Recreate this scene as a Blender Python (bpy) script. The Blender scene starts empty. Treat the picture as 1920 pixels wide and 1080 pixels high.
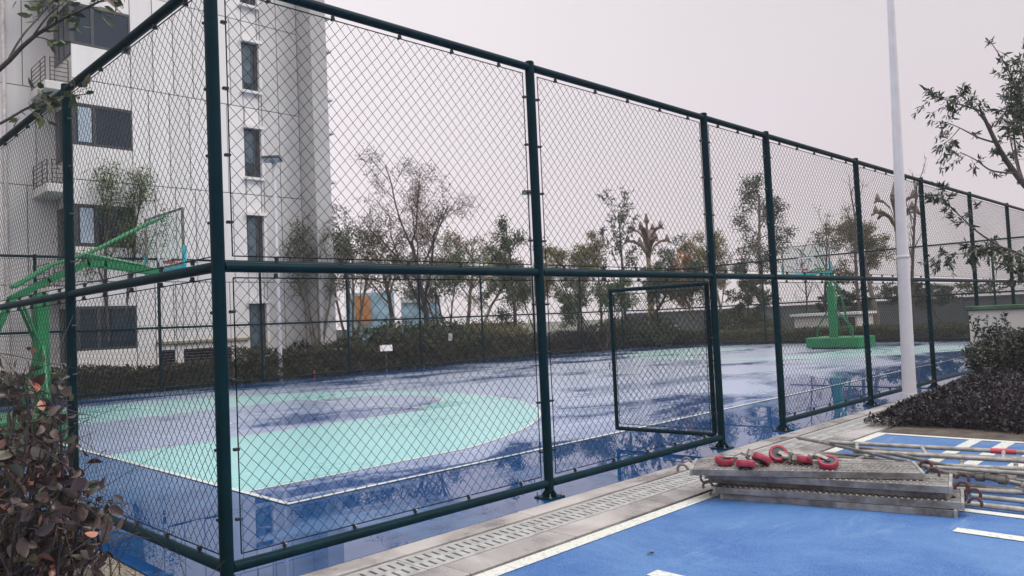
import bpy, bmesh, math, random
import numpy as np
from mathutils import Vector, Matrix, Euler

SC = bpy.context.scene
COL = SC.collection

# ------------------------------------------------------------------ camera
CAM_P = np.array([-2.2059, -4.8425, 1.5967])
YAW, PITCH, ROLL, FPX = 0.78303, 0.04373, 0.04566, 1459.99
_f = np.array([math.cos(YAW)*math.cos(PITCH), math.sin(YAW)*math.cos(PITCH), math.sin(PITCH)])
_r = np.array([math.sin(YAW), -math.cos(YAW), 0.0])
_d = np.cross(_f, _r)
_c, _s = math.cos(ROLL), math.sin(ROLL)
C_R, C_D, C_F = _c*_r + _s*_d, -_s*_r + _c*_d, _f
cam = bpy.data.cameras.new('camera')
cam.sensor_width = 36.0
cam.lens = FPX/1920*36
cam.clip_start, cam.clip_end = 0.05, 3000
camo = bpy.data.objects.new('camera', cam)
COL.objects.link(camo)
camo.matrix_world = Matrix(((C_R[0], -C_D[0], -C_F[0], CAM_P[0]), (C_R[1], -C_D[1], -C_F[1], CAM_P[1]),
                            (C_R[2], -C_D[2], -C_F[2], CAM_P[2]), (0, 0, 0, 1)))
SC.camera = camo

def ray(u, v):
    return C_R*((u-960)/FPX) + C_D*((v-540)/FPX) + C_F
def at_depth(u, v, d):
    return CAM_P + ray(u, v)*d
def on_z(u, v, z):
    r = ray(u, v); return CAM_P + r*((z-CAM_P[2])/r[2])

# ------------------------------------------------------------------ sky and sun (overcast dusk-grey day)
W = bpy.data.worlds.new('World'); SC.world = W; W.use_nodes = True
nt = W.node_tree
for n in list(nt.nodes): nt.nodes.remove(n)
wo = nt.nodes.new('ShaderNodeOutputWorld')
bg = nt.nodes.new('ShaderNodeBackground')
tc = nt.nodes.new('ShaderNodeTexCoord')
sp = nt.nodes.new('ShaderNodeSeparateXYZ')
rp = nt.nodes.new('ShaderNodeValToRGB')
nz = nt.nodes.new('ShaderNodeTexNoise')
nz.inputs['Scale'].default_value = 1.3; nz.inputs['Detail'].default_value = 3
mx = nt.nodes.new('ShaderNodeMix'); mx.data_type = 'RGBA'; mx.blend_type = 'MULTIPLY'
mx.inputs['Factor'].default_value = 0.16
cr = rp.color_ramp
cr.elements[0].position = 0.0; cr.elements[0].color = (0.83, 0.755, 0.77, 1)
cr.elements[1].position = 1.0; cr.elements[1].color = (2.45, 2.42, 2.50, 1)
e = cr.elements.new(0.16); e.color = (0.82, 0.74, 0.79, 1)
e = cr.elements.new(0.42); e.color = (0.82, 0.775, 0.81, 1)
nt.links.new(tc.outputs['Generated'], sp.inputs[0])
nt.links.new(sp.outputs['Z'], rp.inputs['Fac'])
nt.links.new(tc.outputs['Generated'], nz.inputs['Vector'])
nt.links.new(rp.outputs['Color'], mx.inputs['A'])
nt.links.new(nz.outputs['Fac'], mx.inputs['B'])
dt = nt.nodes.new('ShaderNodeVectorMath'); dt.operation = 'DOT_PRODUCT'; dt.inputs[1].default_value = (0.706, -0.708, 0.0)   # thicker cloud towards one side
nt.links.new(tc.outputs['Generated'], dt.inputs[0])
mr = nt.nodes.new('ShaderNodeMapRange'); mr.interpolation_type = 'SMOOTHSTEP'; mr.inputs['From Min'].default_value = -0.75; mr.inputs['From Max'].default_value = 0.85
mr.inputs['To Min'].default_value = 1.09; mr.inputs['To Max'].default_value = 0.74
nt.links.new(dt.outputs['Value'], mr.inputs['Value'])
vs = nt.nodes.new('ShaderNodeVectorMath'); vs.operation = 'SCALE'
nt.links.new(mx.outputs['Result'], vs.inputs[0]); nt.links.new(mr.outputs[0], vs.inputs['Scale'])
nt.links.new(vs.outputs[0], bg.inputs['Color'])
bg.inputs['Strength'].default_value = 1.17
nt.links.new(bg.outputs[0], wo.inputs['Surface'])
sun = bpy.data.lights.new('sun', 'SUN'); sun.energy = 1.4; sun.angle = math.radians(25); sun.color = (1.0, 0.97, 0.93)
suno = bpy.data.objects.new('sun', sun); COL.objects.link(suno)
suno.rotation_euler = Euler((math.radians(46), 0, math.radians(38)))
SC.view_settings.view_transform = 'Standard'; SC.view_settings.look = 'None'
SC.view_settings.gamma = 1.0; SC.view_settings.use_curve_mapping = False
SC.view_settings.exposure = 0.06
SC.cycles.use_denoising = True
SC.cycles.max_bounces = 6; SC.cycles.diffuse_bounces = 2; SC.cycles.glossy_bounces = 3
SC.cycles.transparent_max_bounces = 8; SC.cycles.transmission_bounces = 3
SC.cycles.caustics_reflective = False; SC.cycles.caustics_refractive = False

# ------------------------------------------------------------------ materials
class NT:
    def __init__(s, name):
        s.m = bpy.data.materials.new(name); s.m.use_nodes = True
        s.t = s.m.node_tree; s.b = s.t.nodes['Principled BSDF']
    def n(s, typ, **kw):
        x = s.t.nodes.new(typ)
        for k, v in kw.items():
            if k in x.inputs: x.inputs[k].default_value = v
            else: setattr(x, k, v)
        return x
    def l(s, a, b): s.t.links.new(a, b)
    def ramp(s, fac, stops, interp='LINEAR'):
        r = s.n('ShaderNodeValToRGB'); c = r.color_ramp; c.interpolation = interp
        while len(c.elements) < len(stops): c.elements.new(0.5)
        for el, (p, col) in zip(c.elements, stops):
            el.position = p; el.color = (*col, 1) if len(col) == 3 else col
        s.l(fac, r.inputs['Fac']); return r.outputs['Color']
    def noise(s, vec, scale, detail=3, rough=0.55, dist=0.0):
        x = s.n('ShaderNodeTexNoise'); x.inputs['Scale'].default_value = scale
        x.inputs['Detail'].default_value = detail; x.inputs['Roughness'].default_value = rough
        x.inputs['Distortion'].default_value = dist
        if vec is not None: s.l(vec, x.inputs['Vector'])
        return x.outputs['Fac']
    def mix(s, fac, a, b, mode='MIX'):
        x = s.n('ShaderNodeMix', data_type='RGBA', blend_type=mode)
        for k, v in (('Factor', fac), ('A', a), ('B', b)):
            if isinstance(v, (int, float)): x.inputs[k].default_value = v
            elif isinstance(v, tuple): x.inputs[k].default_value = (*v, 1)
            else: s.l(v, x.inputs[k])
        return x.outputs['Result']
    def math(s, op, a, b=None):
        x = s.n('ShaderNodeMath', operation=op)
        for i, v in enumerate((a, b)):
            if v is None: continue
            if isinstance(v, (int, float)): x.inputs[i].default_value = v
            else: s.l(v, x.inputs[i])
        return x.outputs[0]
    def pos(s): return s.n('ShaderNodeNewGeometry').outputs['Position']
    def obj(s): return s.n('ShaderNodeTexCoord').outputs['Object']
    def set(s, **kw):
        for k, v in kw.items():
            k = k.replace('_', ' ')
            if isinstance(v, (int, float)): s.b.inputs[k].default_value = v
            elif isinstance(v, tuple): s.b.inputs[k].default_value = (*v, 1)
            else: s.l(v, s.b.inputs[k])
        return s.m
    def bump(s, h, strength, dist=0.01):
        x = s.n('ShaderNodeBump'); x.inputs['Strength'].default_value = strength; x.inputs['Distance'].default_value = dist
        s.l(h, x.inputs['Height']); s.l(x.outputs[0], s.b.inputs['Normal'])

def plain(name, col, rough=0.5, metal=0.0, var=0.25, scale=6.0, bump=0.0):
    k = NT(name); p = k.obj(); f = k.noise(p, scale, 4, 0.6)
    c = k.mix(k.ramp(f, [(0.3, (0, 0, 0)), (0.7, (1, 1, 1))]), tuple(x*(1-var) for x in col), tuple(min(1, x*(1+var)) for x in col))
    if bump: k.bump(k.noise(p, scale*8, 3), bump)
    return k.set(Base_Color=c, Roughness=rough, Metallic=metal)

def wet(name, damp, soaked, bias=0.0, rough0=0.30):
    """painted sports floor after rain: damp grainy paint under a water film, smooth standing water in the hollows"""
    k = NT(name); p = k.pos()
    mp = k.n('ShaderNodeMapping'); k.l(p, mp.inputs['Vector']); mp.inputs['Scale'].default_value = (0.6, 1.0, 1.0)
    big = k.noise(mp.outputs[0], 0.40, 5, 0.60, 0.7)
    fine = k.noise(p, 5.0, 6, 0.72)
    grain = k.noise(p, 90.0, 3)
    sy = k.n('ShaderNodeSeparateXYZ'); k.l(p, sy.inputs[0])
    near = k.n('ShaderNodeMapRange', interpolation_type='SMOOTHSTEP'); k.l(sy.outputs['Y'], near.inputs['Value'])
    for a, b in (('From Min', 5.0), ('From Max', 0.6), ('To Min', 0.0), ('To Max', 0.24)): near.inputs[a].default_value = b
    far = k.n('ShaderNodeMapRange', interpolation_type='SMOOTHSTEP'); k.l(sy.outputs['Y'], far.inputs['Value'])
    for a, b in (('From Min', 12.5), ('From Max', 18.0), ('To Min', 0.0), ('To Max', 0.13)): far.inputs[a].default_value = b
    fall = k.math('ADD', near.outputs[0], far.outputs[0])                 # the floor drains to both long sides
    h = k.math('ADD', k.math('ADD', big, fall), k.math('MULTIPLY', k.math('SUBTRACT', fine, 0.5), 0.22))
    h = k.math('ADD', h, bias-0.082)
    pud = k.ramp(h, [(0.52, (0, 0, 0)), (0.575, (1, 1, 1))])
    rough = k.ramp(h, [(0.42, (rough0,)*3), (0.52, (rough0*.6,)*3), (0.55, (0.05,)*3), (0.585, (0.008,)*3)])
    c = k.mix(k.noise(p, 1.3, 5, 0.7), tuple(x*.82 for x in damp), tuple(min(1, x*1.12) for x in damp))
    c = k.mix(k.math('MULTIPLY', pud, 0.9), c, soaked)
    bs = k.n('ShaderNodeBump'); bs.inputs['Strength'].default_value = 0.30; bs.inputs['Distance'].default_value = 0.004
    hh = k.math('MULTIPLY', k.math('SUBTRACT', 1.0, pud), k.math('ADD', k.math('MULTIPLY', grain, 0.6), fine))
    k.l(hh, bs.inputs['Height'])
    k.set(Base_Color=c, Roughness=0.7); k.b.inputs['Specular IOR Level'].default_value = 0.0
    gl = k.n('ShaderNodeBsdfGlossy'); k.l(rough, gl.inputs['Roughness']); k.l(bs.outputs[0], gl.inputs['Normal'])
    fr = k.n('ShaderNodeFresnel'); fr.inputs['IOR'].default_value = 2.0
    ms = k.n('ShaderNodeMixShader'); k.l(fr.outputs[0], ms.inputs[0]); k.l(k.b.outputs[0], ms.inputs[1]); k.l(gl.outputs[0], ms.inputs[2])
    k.l(ms.outputs[0], k.t.nodes['Material Output'].inputs['Surface'])
    return k.m

def leafmat(name, stops, rough=0.5, trans=0.25):
    k = NT(name)
    rnd = k.n('ShaderNodeNewGeometry').outputs['Random Per Island']
    c = k.ramp(rnd, stops)
    oi = k.n('ShaderNodeObjectInfo').outputs['Random']
    hv = k.n('ShaderNodeHueSaturation'); k.l(c, hv.inputs['Color'])
    k.l(k.math('ADD', k.math('MULTIPLY', oi, 0.4), 0.8), hv.inputs['Value'])
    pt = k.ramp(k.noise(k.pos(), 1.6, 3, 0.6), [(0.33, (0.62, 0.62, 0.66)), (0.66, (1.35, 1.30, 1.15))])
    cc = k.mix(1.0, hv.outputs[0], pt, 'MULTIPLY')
    k.set(Base_Color=cc, Roughness=rough)
    tr = k.n('ShaderNodeBsdfTranslucent'); k.l(cc, tr.inputs['Color'])
    ms = k.n('ShaderNodeMixShader'); ms.inputs[0].default_value = trans
    k.l(k.b.outputs[0], ms.inputs[1]); k.l(tr.outputs[0], ms.inputs[2])
    k.l(ms.outputs[0], k.t.nodes['Material Output'].inputs['Surface'])
    return k.m

M = {}
M['court_blue'] = wet('court_blue', (0.035, 0.13, 0.31), (0.008, 0.062, 0.20))
M['court_purple'] = wet('court_purple', (0.29, 0.375, 0.57), (0.03, 0.085, 0.25))
M['court_teal'] = wet('court_teal', (0.30, 0.66, 0.66), (0.15, 0.50, 0.51), bias=-0.06)
M['court_line'] = wet('court_line', (0.72, 0.75, 0.70), (0.60, 0.65, 0.60), bias=-0.08)
M['steel'] = plain('fence_steel', (0.002, 0.019, 0.026), 0.40, 0.0, 0.3, 3)
M['steel'].node_tree.nodes['Principled BSDF'].inputs['Specular IOR Level'].default_value = 0.06
M['wire'] = plain('fence_wire', (0.006, 0.014, 0.016), 0.45, 0.0, 0.2, 3)
M['wire'].node_tree.nodes['Principled BSDF'].inputs['Specular IOR Level'].default_value = 0.06
M['clip'] = plain('clip_steel', (0.02, 0.03, 0.033), 0.3, 0.3)
M['bolt'] = plain('bolt_zinc', (0.45, 0.45, 0.46), 0.3, 0.9)
M['white_paint'] = plain('white_paint', (0.66, 0.65, 0.68), 0.32, 0, 0.05)
M['green_paint'] = plain('green_paint', (0.012, 0.175, 0.062), 0.38, 0, 0.18, 3)
M['teal_pad'] = plain('teal_pad', (0.02, 0.36, 0.42), 0.5)
M['rim_red'] = plain('rim_red', (0.35, 0.08, 0.05), 0.45)
M['soil'] = plain('soil', (0.075, 0.058, 0.046), 0.95, 0, 0.55, 5, 0.8)
M['bark'] = plain('bark', (0.085, 0.066, 0.055), 0.9, 0, 0.4, 14, 0.6)
M['bark_pale'] = plain('bark_pale', (0.17, 0.14, 0.11), 0.9, 0, 0.4, 14, 0.6)
M['bark_dark'] = plain('bark_dark', (0.045, 0.034, 0.034), 0.85, 0, 0.4, 14, 0.6)
M['glass_dark'] = plain('window_glass', (0.014, 0.028, 0.046), 0.06, 0, 0.3, 0.6)
M['curtain'] = plain('curtain_behind_glass', (0.075, 0.115, 0.145), 0.12, 0, 0.35, 5)
M['glass_pale'] = plain('window_glass_pale', (0.40, 0.48, 0.56), 0.10, 0, 0.15, 0.6)
M['frame_dark'] = plain('window_frame', (0.045, 0.05, 0.058), 0.45)
M['louver'] = plain('louver', (0.055, 0.058, 0.07), 0.6)
M['rail_dark'] = plain('railing_dark', (0.06, 0.055, 0.06), 0.5)
M['render_white'] = plain('white_render', (0.62, 0.60, 0.58), 0.85, 0, 0.06, 0.8)
M['pipe_white'] = plain('pipe_white', (0.66, 0.62, 0.60), 0.6)
M['ledge'] = plain('ledge_ochre', (0.30, 0.27, 0.19), 0.8)
M['galv'] = plain('galvanised_tube', (0.18, 0.162, 0.145), 0.55, 0.3, 0.5, 11)
M['galv_pale'] = plain('galvanised_tube_pale', (0.315, 0.30, 0.27), 0.5, 0.2, 0.45, 11)
M['wheel_red'] = plain('wheel_red', (0.32, 0.028, 0.060), 0.42, 0, 0.25, 20)
M['wheel_hub'] = plain('wheel_hub', (0.05, 0.05, 0.055), 0.5)
M['rust_red'] = plain('rusty_red_hook', (0.085, 0.036, 0.032), 0.7, 0.1, 0.5, 25)
M['grate'] = plain('drain_grate', (0.34, 0.335, 0.325), 0.55, 0, 0.3, 7, 0.3)
M['void_shade'] = plain('void_shade_black', (0.004, 0.004, 0.004), 1.0)  # black stands in for the shade under the grates and behind slats
M['void_shade'].node_tree.nodes['Principled BSDF'].inputs['Specular IOR Level'].default_value = 0.0
M['joint'] = plain('dark_joint', (0.055, 0.045, 0.043), 0.7, 0, 0.4, 6)
M['moss_green'] = plain('mossy_top', (0.05, 0.11, 0.06), 0.9, 0, 0.4, 5)
M['wall_far'] = plain('far_wall', (0.075, 0.092, 0.095), 0.9, 0, 0.2, 0.6)
M['mural_blue'] = plain('mural_blue', (0.34, 0.54, 0.68), 0.7, 0, 0.35, 1.2)
M['mural_orange'] = plain('mural_orange', (0.55, 0.24, 0.08), 0.7, 0, 0.25, 1.0)
M['brass'] = plain('bronze_lamp', (0.15, 0.10, 0.075), 0.5, 0.3, 0.3, 4)
M['ochre'] = plain('ochre_column', (0.30, 0.24, 0.12), 0.7, 0, 0.3, 3)
M['sign_white'] = plain('sign_white', (0.75, 0.72, 0.74), 0.5, 0, 0.05)
M['sign_red'] = plain('sign_red', (0.5, 0.08, 0.10), 0.6)
M['pink_paint'] = plain('tube_red_end', (0.55, 0.06, 0.08), 0.5)

k = NT('facade_panel'); p = k.pos()
st = k.n('ShaderNodeMapping'); k.l(p, st.inputs['Vector']); st.inputs['Scale'].default_value = (2.2, 2.2, 0.12)
c = k.mix(k.noise(st.outputs[0], 1.0, 4, 0.6), (0.68, 0.655, 0.64), (0.86, 0.83, 0.825))
oi = k.n('ShaderNodeObjectInfo').outputs['Random']
hv = k.n('ShaderNodeHueSaturation'); k.l(c, hv.inputs['Color']); k.l(k.math('ADD', k.math('MULTIPLY', oi, 0.10), 0.95), hv.inputs['Value'])
k.bump(k.noise(p, 90, 2), 0.15); M['panel'] = k.set(Base_Color=hv.outputs[0], Roughness=0.85)
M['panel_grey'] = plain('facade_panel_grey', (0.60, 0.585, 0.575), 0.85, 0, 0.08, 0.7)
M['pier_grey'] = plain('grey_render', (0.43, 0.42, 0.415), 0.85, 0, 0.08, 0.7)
M['panel_gap'] = plain('facade_joint', (0.10, 0.095, 0.095), 0.9)

k = NT('road_blue'); p = k.pos()
g = k.noise(p, 85, 3, 0.75); g2 = k.noise(p, 45, 2, 0.7); b = k.noise(p, 0.7, 5, 0.65, 0.5)
c = k.mix(k.ramp(g, [(0.32, (0, 0, 0)), (0.68, (1, 1, 1))]), (0.013, 0.056, 0.20), (0.062, 0.18, 0.43))
c = k.mix(k.math('MULTIPLY', k.ramp(b, [(0.44, (0, 0, 0)), (0.66, (1, 1, 1))]), 0.35), c, (0.16, 0.34, 0.58))
c = k.mix(k.math('MULTIPLY', k.ramp(k.noise(p, 2.4, 5, 0.7), [(0.50, (0, 0, 0)), (0.72, (1, 1, 1))]), 0.35), c, (0.02, 0.09, 0.27))
sm = k.n('ShaderNodeMapping'); k.l(p, sm.inputs['Vector']); sm.inputs['Rotation'].default_value = (0, 0, 0.9); sm.inputs['Scale'].default_value = (0.55, 2.6, 1)
c = k.mix(k.math('MULTIPLY', k.ramp(k.noise(sm.outputs[0], 1.1, 6, 0.72, 0.8), [(0.56, (0, 0, 0)), (0.70, (1, 1, 1))]), 0.55), c, (0.16, 0.27, 0.44))
c = k.mix(k.math('MULTIPLY', k.ramp(k.noise(p, 22, 5, 0.8), [(0.60, (0, 0, 0)), (0.72, (1, 1, 1))]), 0.35), c, (0.03, 0.07, 0.16))
k.bump(k.math('ADD', g, g2), 0.55, 0.006)
M['road'] = k.set(Base_Color=c, Roughness=k.ramp(b, [(0.40, (0.75,)*3), (0.58, (0.50,)*3), (0.68, (0.36,)*3)]))

k = NT('road_line'); p = k.pos()
wmask = k.ramp(k.noise(p, 30, 4, 0.7), [(0.36, (0.30, 0.38, 0.44)), (0.48, (0.60, 0.60, 0.53))])
k.bump(k.noise(p, 190, 2), 0.4, 0.004); M['road_line'] = k.set(Base_Color=wmask, Roughness=0.6)

k = NT('concrete_wet'); p = k.pos()
b = k.noise(p, 1.1, 5, 0.65, 0.4); g = k.noise(p, 120, 2, 0.8)
c = k.mix(k.ramp(b, [(0.38, (0, 0, 0)), (0.62, (1, 1, 1))]), (0.20, 0.182, 0.172), (0.49, 0.455, 0.43))
c = k.mix(k.math('MULTIPLY', k.ramp(g, [(0.45, (0, 0, 0)), (0.62, (1, 1, 1))]), 0.35), c, (0.10, 0.09, 0.085))
oi = k.n('ShaderNodeObjectInfo').outputs['Random']
hv = k.n('ShaderNodeHueSaturation'); k.l(c, hv.inputs['Color']); k.l(k.math('ADD', k.math('MULTIPLY', oi, 0.25), 0.87), hv.inputs['Value'])
k.bump(g, 0.25, 0.003)
M['concrete'] = k.set(Base_Color=hv.outputs[0], Roughness=k.ramp(b, [(0.40, (0.13,)*3), (0.50, (0.35,)*3), (0.60, (0.6,)*3)]))

k = NT('pebble_ground'); p = k.pos()
vo = k.n('ShaderNodeTexVoronoi', Scale=95.0); k.l(p, vo.inputs['Vector'])
c = k.ramp(vo.outputs['Color'], [(0.2, (0.08, 0.07, 0.06)), (0.5, (0.22, 0.19, 0.15)), (0.9, (0.40, 0.35, 0.25))])
k.bump(vo.outputs['Distance'], 0.6, 0.006)
M['pebble'] = k.set(Base_Color=c, Roughness=k.ramp(k.noise(p, 1.6, 4), [(0.4, (0.2,)*3), (0.6, (0.6,)*3)]))

k = NT('far_ground'); p = k.pos()
c = k.mix(k.noise(p, 0.3, 5, 0.7), (0.05, 0.055, 0.035), (0.12, 0.115, 0.09))
M['ground'] = k.set(Base_Color=c, Roughness=0.9)

k = NT('plank_steel'); p = k.obj()
b = k.noise(p, 5.0, 5, 0.7); sc_ = k.n('ShaderNodeMapping'); k.l(p, sc_.inputs['Vector']); sc_.inputs['Scale'].default_value = (3, 40, 40)
s2 = k.noise(sc_.outputs[0], 1.0, 4, 0.7)
c = k.mix(k.ramp(b, [(0.38, (0, 0, 0)), (0.64, (1, 1, 1))]), (0.095, 0.088, 0.082), (0.27, 0.268, 0.26))
c = k.mix(k.math('MULTIPLY', k.ramp(s2, [(0.50, (0, 0, 0)), (0.68, (1, 1, 1))]), 0.45), c, (0.12, 0.062, 0.055))
k.bump(k.noise(p, 60, 3), 0.3, 0.004)
M['plank'] = k.set(Base_Color=c, Roughness=0.5, Metallic=0.15)

k = NT('backboard_glass')
gl = k.n('ShaderNodeBsdfGlossy'); gl.inputs['Roughness'].default_value = 0.03; gl.inputs['Color'].default_value = (0.8, 0.86, 0.86, 1)
tr = k.n('ShaderNodeBsdfTransparent'); tr.inputs['Color'].default_value = (0.90, 0.94, 0.93, 1)
ms = k.n('ShaderNodeMixShader'); ms.inputs[0].default_value = 0.09
k.l(tr.outputs[0], ms.inputs[1]); k.l(gl.outputs[0], ms.inputs[2]); k.l(ms.outputs[0], k.t.nodes['Material Output'].inputs['Surface'])
M['board_glass'] = k.m

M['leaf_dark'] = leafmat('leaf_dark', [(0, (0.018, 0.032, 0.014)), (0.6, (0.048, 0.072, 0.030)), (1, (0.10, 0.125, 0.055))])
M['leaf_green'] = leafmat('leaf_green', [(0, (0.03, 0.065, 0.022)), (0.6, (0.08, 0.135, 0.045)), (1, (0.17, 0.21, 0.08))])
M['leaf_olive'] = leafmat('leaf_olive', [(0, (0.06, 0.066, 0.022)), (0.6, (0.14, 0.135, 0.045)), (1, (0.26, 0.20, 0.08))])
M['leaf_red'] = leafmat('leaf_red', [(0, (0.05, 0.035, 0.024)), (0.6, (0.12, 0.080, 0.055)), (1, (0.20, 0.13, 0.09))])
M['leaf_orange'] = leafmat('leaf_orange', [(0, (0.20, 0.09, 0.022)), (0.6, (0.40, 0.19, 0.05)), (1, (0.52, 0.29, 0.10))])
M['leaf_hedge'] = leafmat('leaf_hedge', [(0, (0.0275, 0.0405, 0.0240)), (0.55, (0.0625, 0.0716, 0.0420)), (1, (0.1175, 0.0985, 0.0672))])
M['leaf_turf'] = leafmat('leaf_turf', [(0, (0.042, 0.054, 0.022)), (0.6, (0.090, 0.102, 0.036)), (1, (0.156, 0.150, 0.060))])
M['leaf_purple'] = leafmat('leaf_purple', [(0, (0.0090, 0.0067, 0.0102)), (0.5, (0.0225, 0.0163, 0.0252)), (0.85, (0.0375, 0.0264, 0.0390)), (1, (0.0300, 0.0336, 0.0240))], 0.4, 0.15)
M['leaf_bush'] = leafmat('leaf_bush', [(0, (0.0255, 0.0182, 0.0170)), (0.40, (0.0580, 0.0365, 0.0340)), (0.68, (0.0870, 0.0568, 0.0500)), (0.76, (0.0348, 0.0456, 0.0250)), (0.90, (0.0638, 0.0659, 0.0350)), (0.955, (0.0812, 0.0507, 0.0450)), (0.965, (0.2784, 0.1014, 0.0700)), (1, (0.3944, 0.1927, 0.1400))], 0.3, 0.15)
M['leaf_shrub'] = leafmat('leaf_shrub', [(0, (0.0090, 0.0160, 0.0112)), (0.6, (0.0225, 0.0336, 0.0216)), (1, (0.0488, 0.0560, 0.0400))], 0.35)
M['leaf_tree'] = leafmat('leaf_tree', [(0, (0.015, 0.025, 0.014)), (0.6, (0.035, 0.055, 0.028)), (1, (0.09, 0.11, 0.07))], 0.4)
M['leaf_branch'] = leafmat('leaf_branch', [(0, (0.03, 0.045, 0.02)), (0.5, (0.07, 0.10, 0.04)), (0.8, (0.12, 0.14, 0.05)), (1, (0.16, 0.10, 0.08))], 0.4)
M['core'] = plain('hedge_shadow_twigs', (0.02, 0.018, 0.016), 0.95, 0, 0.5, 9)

# ------------------------------------------------------------------ mesh helpers
class MB:
    def __init__(s): s.v = []; s.f = []; s.n = 0
    def add(s, v, f):
        v = np.asarray(v, float).reshape(-1, 3); s.v.append(v)
        s.f += [tuple(i+s.n for i in q) for q in f]; s.n += len(v); return s
    def box(s, c, d, rz=0.0, R=None):
        x, y, z = (np.array(d)/2)
        P = np.array([[-x, -y, -z], [x, -y, -z], [x, y, -z], [-x, y, -z], [-x, -y, z], [x, -y, z], [x, y, z], [-x, y, z]])
        if R is None and rz: R = np.array(Matrix.Rotation(rz, 3, 'Z'))
        if R is not None: P = P @ np.asarray(R).T
        return s.add(P + np.array(c), [(0, 3, 2, 1), (4, 5, 6, 7), (0, 1, 5, 4), (1, 2, 6, 5), (2, 3, 7, 6), (3, 0, 4, 7)])
    def span(s, a, b):
        a, b = np.array(a, float), np.array(b, float); return s.box((a+b)/2, np.abs(b-a))
    def cbox(s, c, d, ch, R=None):
        bm = bmesh.new(); bmesh.ops.create_cube(bm, size=1.0)
        for v in bm.verts: v.co = Vector((v.co.x*d[0], v.co.y*d[1], v.co.z*d[2]))
        bmesh.ops.bevel(bm, geom=list(bm.edges), offset=ch, segments=1, affect='EDGES')
        bm.verts.index_update()
        P = np.array([v.co[:] for v in bm.verts]); F = [tuple(v.index for v in f.verts) for f in bm.faces]; bm.free()
        if R is not None: P = P @ np.asarray(R).T
        return s.add(P + np.array(c), F)
    def tube(s, pts, r, n=8, cap=True):
        pts = np.asarray(pts, float); m = len(pts)
        r = np.broadcast_to(np.asarray(r, float), (m,))
        t = np.gradient(pts, axis=0); t /= np.linalg.norm(t, axis=1)[:, None]+1e-12
        up = np.array([0, 0, 1.0]) if abs(t[0][2]) < 0.9 else np.array([1.0, 0, 0])
        V = []
        u = np.cross(t[0], up); u /= np.linalg.norm(u)
        for i in range(m):
            u = u - t[i]*np.dot(u, t[i]); u /= np.linalg.norm(u)+1e-12
            w = np.cross(t[i], u)
            a = np.arange(n)*2*math.pi/n
            V.append(pts[i] + r[i]*(np.cos(a)[:, None]*u + np.sin(a)[:, None]*w))
        F = []
        for i in range(m-1):
            for j in range(n):
                F.append((i*n+j, i*n+(j+1) % n, (i+1)*n+(j+1) % n, (i+1)*n+j))
        if cap: F.append(tuple(range(n))[::-1]); F.append(tuple(range((m-1)*n, m*n)))
        return s.add(np.concatenate(V), F)
    def lathe(s, prof, n, R=None, c=(0, 0, 0), cap=True):
        V = []; F = []
        for r, z in prof:
            for j in range(n):
                a = 2*math.pi*j/n; V.append((r*math.cos(a), r*math.sin(a), z))
        for i in range(len(prof)-1):
            for j in range(n): F.append((i*n+j, i*n+(j+1) % n, (i+1)*n+(j+1) % n, (i+1)*n+j))
        if cap: F.append(tuple(range(n))[::-1]); F.append(tuple(range((len(prof)-1)*n, len(prof)*n)))
        V = np.array(V)
        if R is not None: V = V @ np.asarray(R).T
        return s.add(V+np.array(c), F)
    def mesh(s, name, mat, off=(0, 0, 0), smooth=False):
        me = bpy.data.meshes.new(name)
        V = np.concatenate(s.v)-np.array(off)
        me.from_pydata(V.tolist(), [], s.f)
        me.materials.append(mat)
        if smooth:
            me.polygons.foreach_set('use_smooth', np.ones(len(me.polygons), bool))
            try: me.set_sharp_from_angle(angle=math.radians(40))
            except Exception: pass
        me.update(); return me

def big_mesh(name, V, F, mat, off=(0, 0, 0)):
    """V (n,3), F (m,k) numpy arrays"""
    me = bpy.data.meshes.new(name)
    V = np.asarray(V, np.float32)-np.asarray(off, np.float32); F = np.asarray(F, np.int32); kk = F.shape[1]
    me.vertices.add(len(V)); me.vertices.foreach_set('co', V.ravel())
    me.loops.add(F.size); me.loops.foreach_set('vertex_index', F.ravel())
    me.polygons.add(len(F)); me.polygons.foreach_set('loop_start', np.arange(0, F.size, kk, dtype=np.int32))
    me.polygons.foreach_set('loop_total', np.full(len(F), kk, np.int32))
    me.materials.append(mat); me.update(calc_edges=True); return me

def root(name, label, cat, loc=(0, 0, 0), group=None):
    o = bpy.data.objects.new(name, None); COL.objects.link(o); o.location = loc
    o.empty_display_size = 0.2
    o['label'] = label; o['category'] = cat
    if group: o['group'] = group
    return o
def wloc(o):
    v = Vector((0, 0, 0))
    while o is not None: v += Vector(o.location); o = o.parent
    return np.array(v)
def part(name, mb, mat, parent, smooth=False, kind=None, label=None):
    """mb in world coordinates"""
    off = wloc(parent)
    me = mb.mesh(name, mat, off, smooth) if isinstance(mb, MB) else mb
    o = bpy.data.objects.new(name, me); COL.objects.link(o); o.parent = parent
    if kind: o['kind'] = kind
    if label: o['label'] = label
    return o
def inst(name, me, parent, loc, rot=None, scale=None, kind=None):
    o = bpy.data.objects.new(name, me); COL.objects.link(o); o.parent = parent
    o.location = Vector(np.array(loc)-wloc(parent)) if parent else loc
    if rot is not None: o.rotation_euler = rot
    if scale is not None: o.scale = scale
    if kind: o['kind'] = kind
    return o
def thing(name, mb, mat, label, cat, base, smooth=False, group=None):
    me = mb.mesh(name, mat, base, smooth) if isinstance(mb, MB) else mb
    o = bpy.data.objects.new(name, me); COL.objects.link(o); o.location = base
    o['label'] = label; o['category'] = cat
    if group: o['group'] = group
    return o
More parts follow.
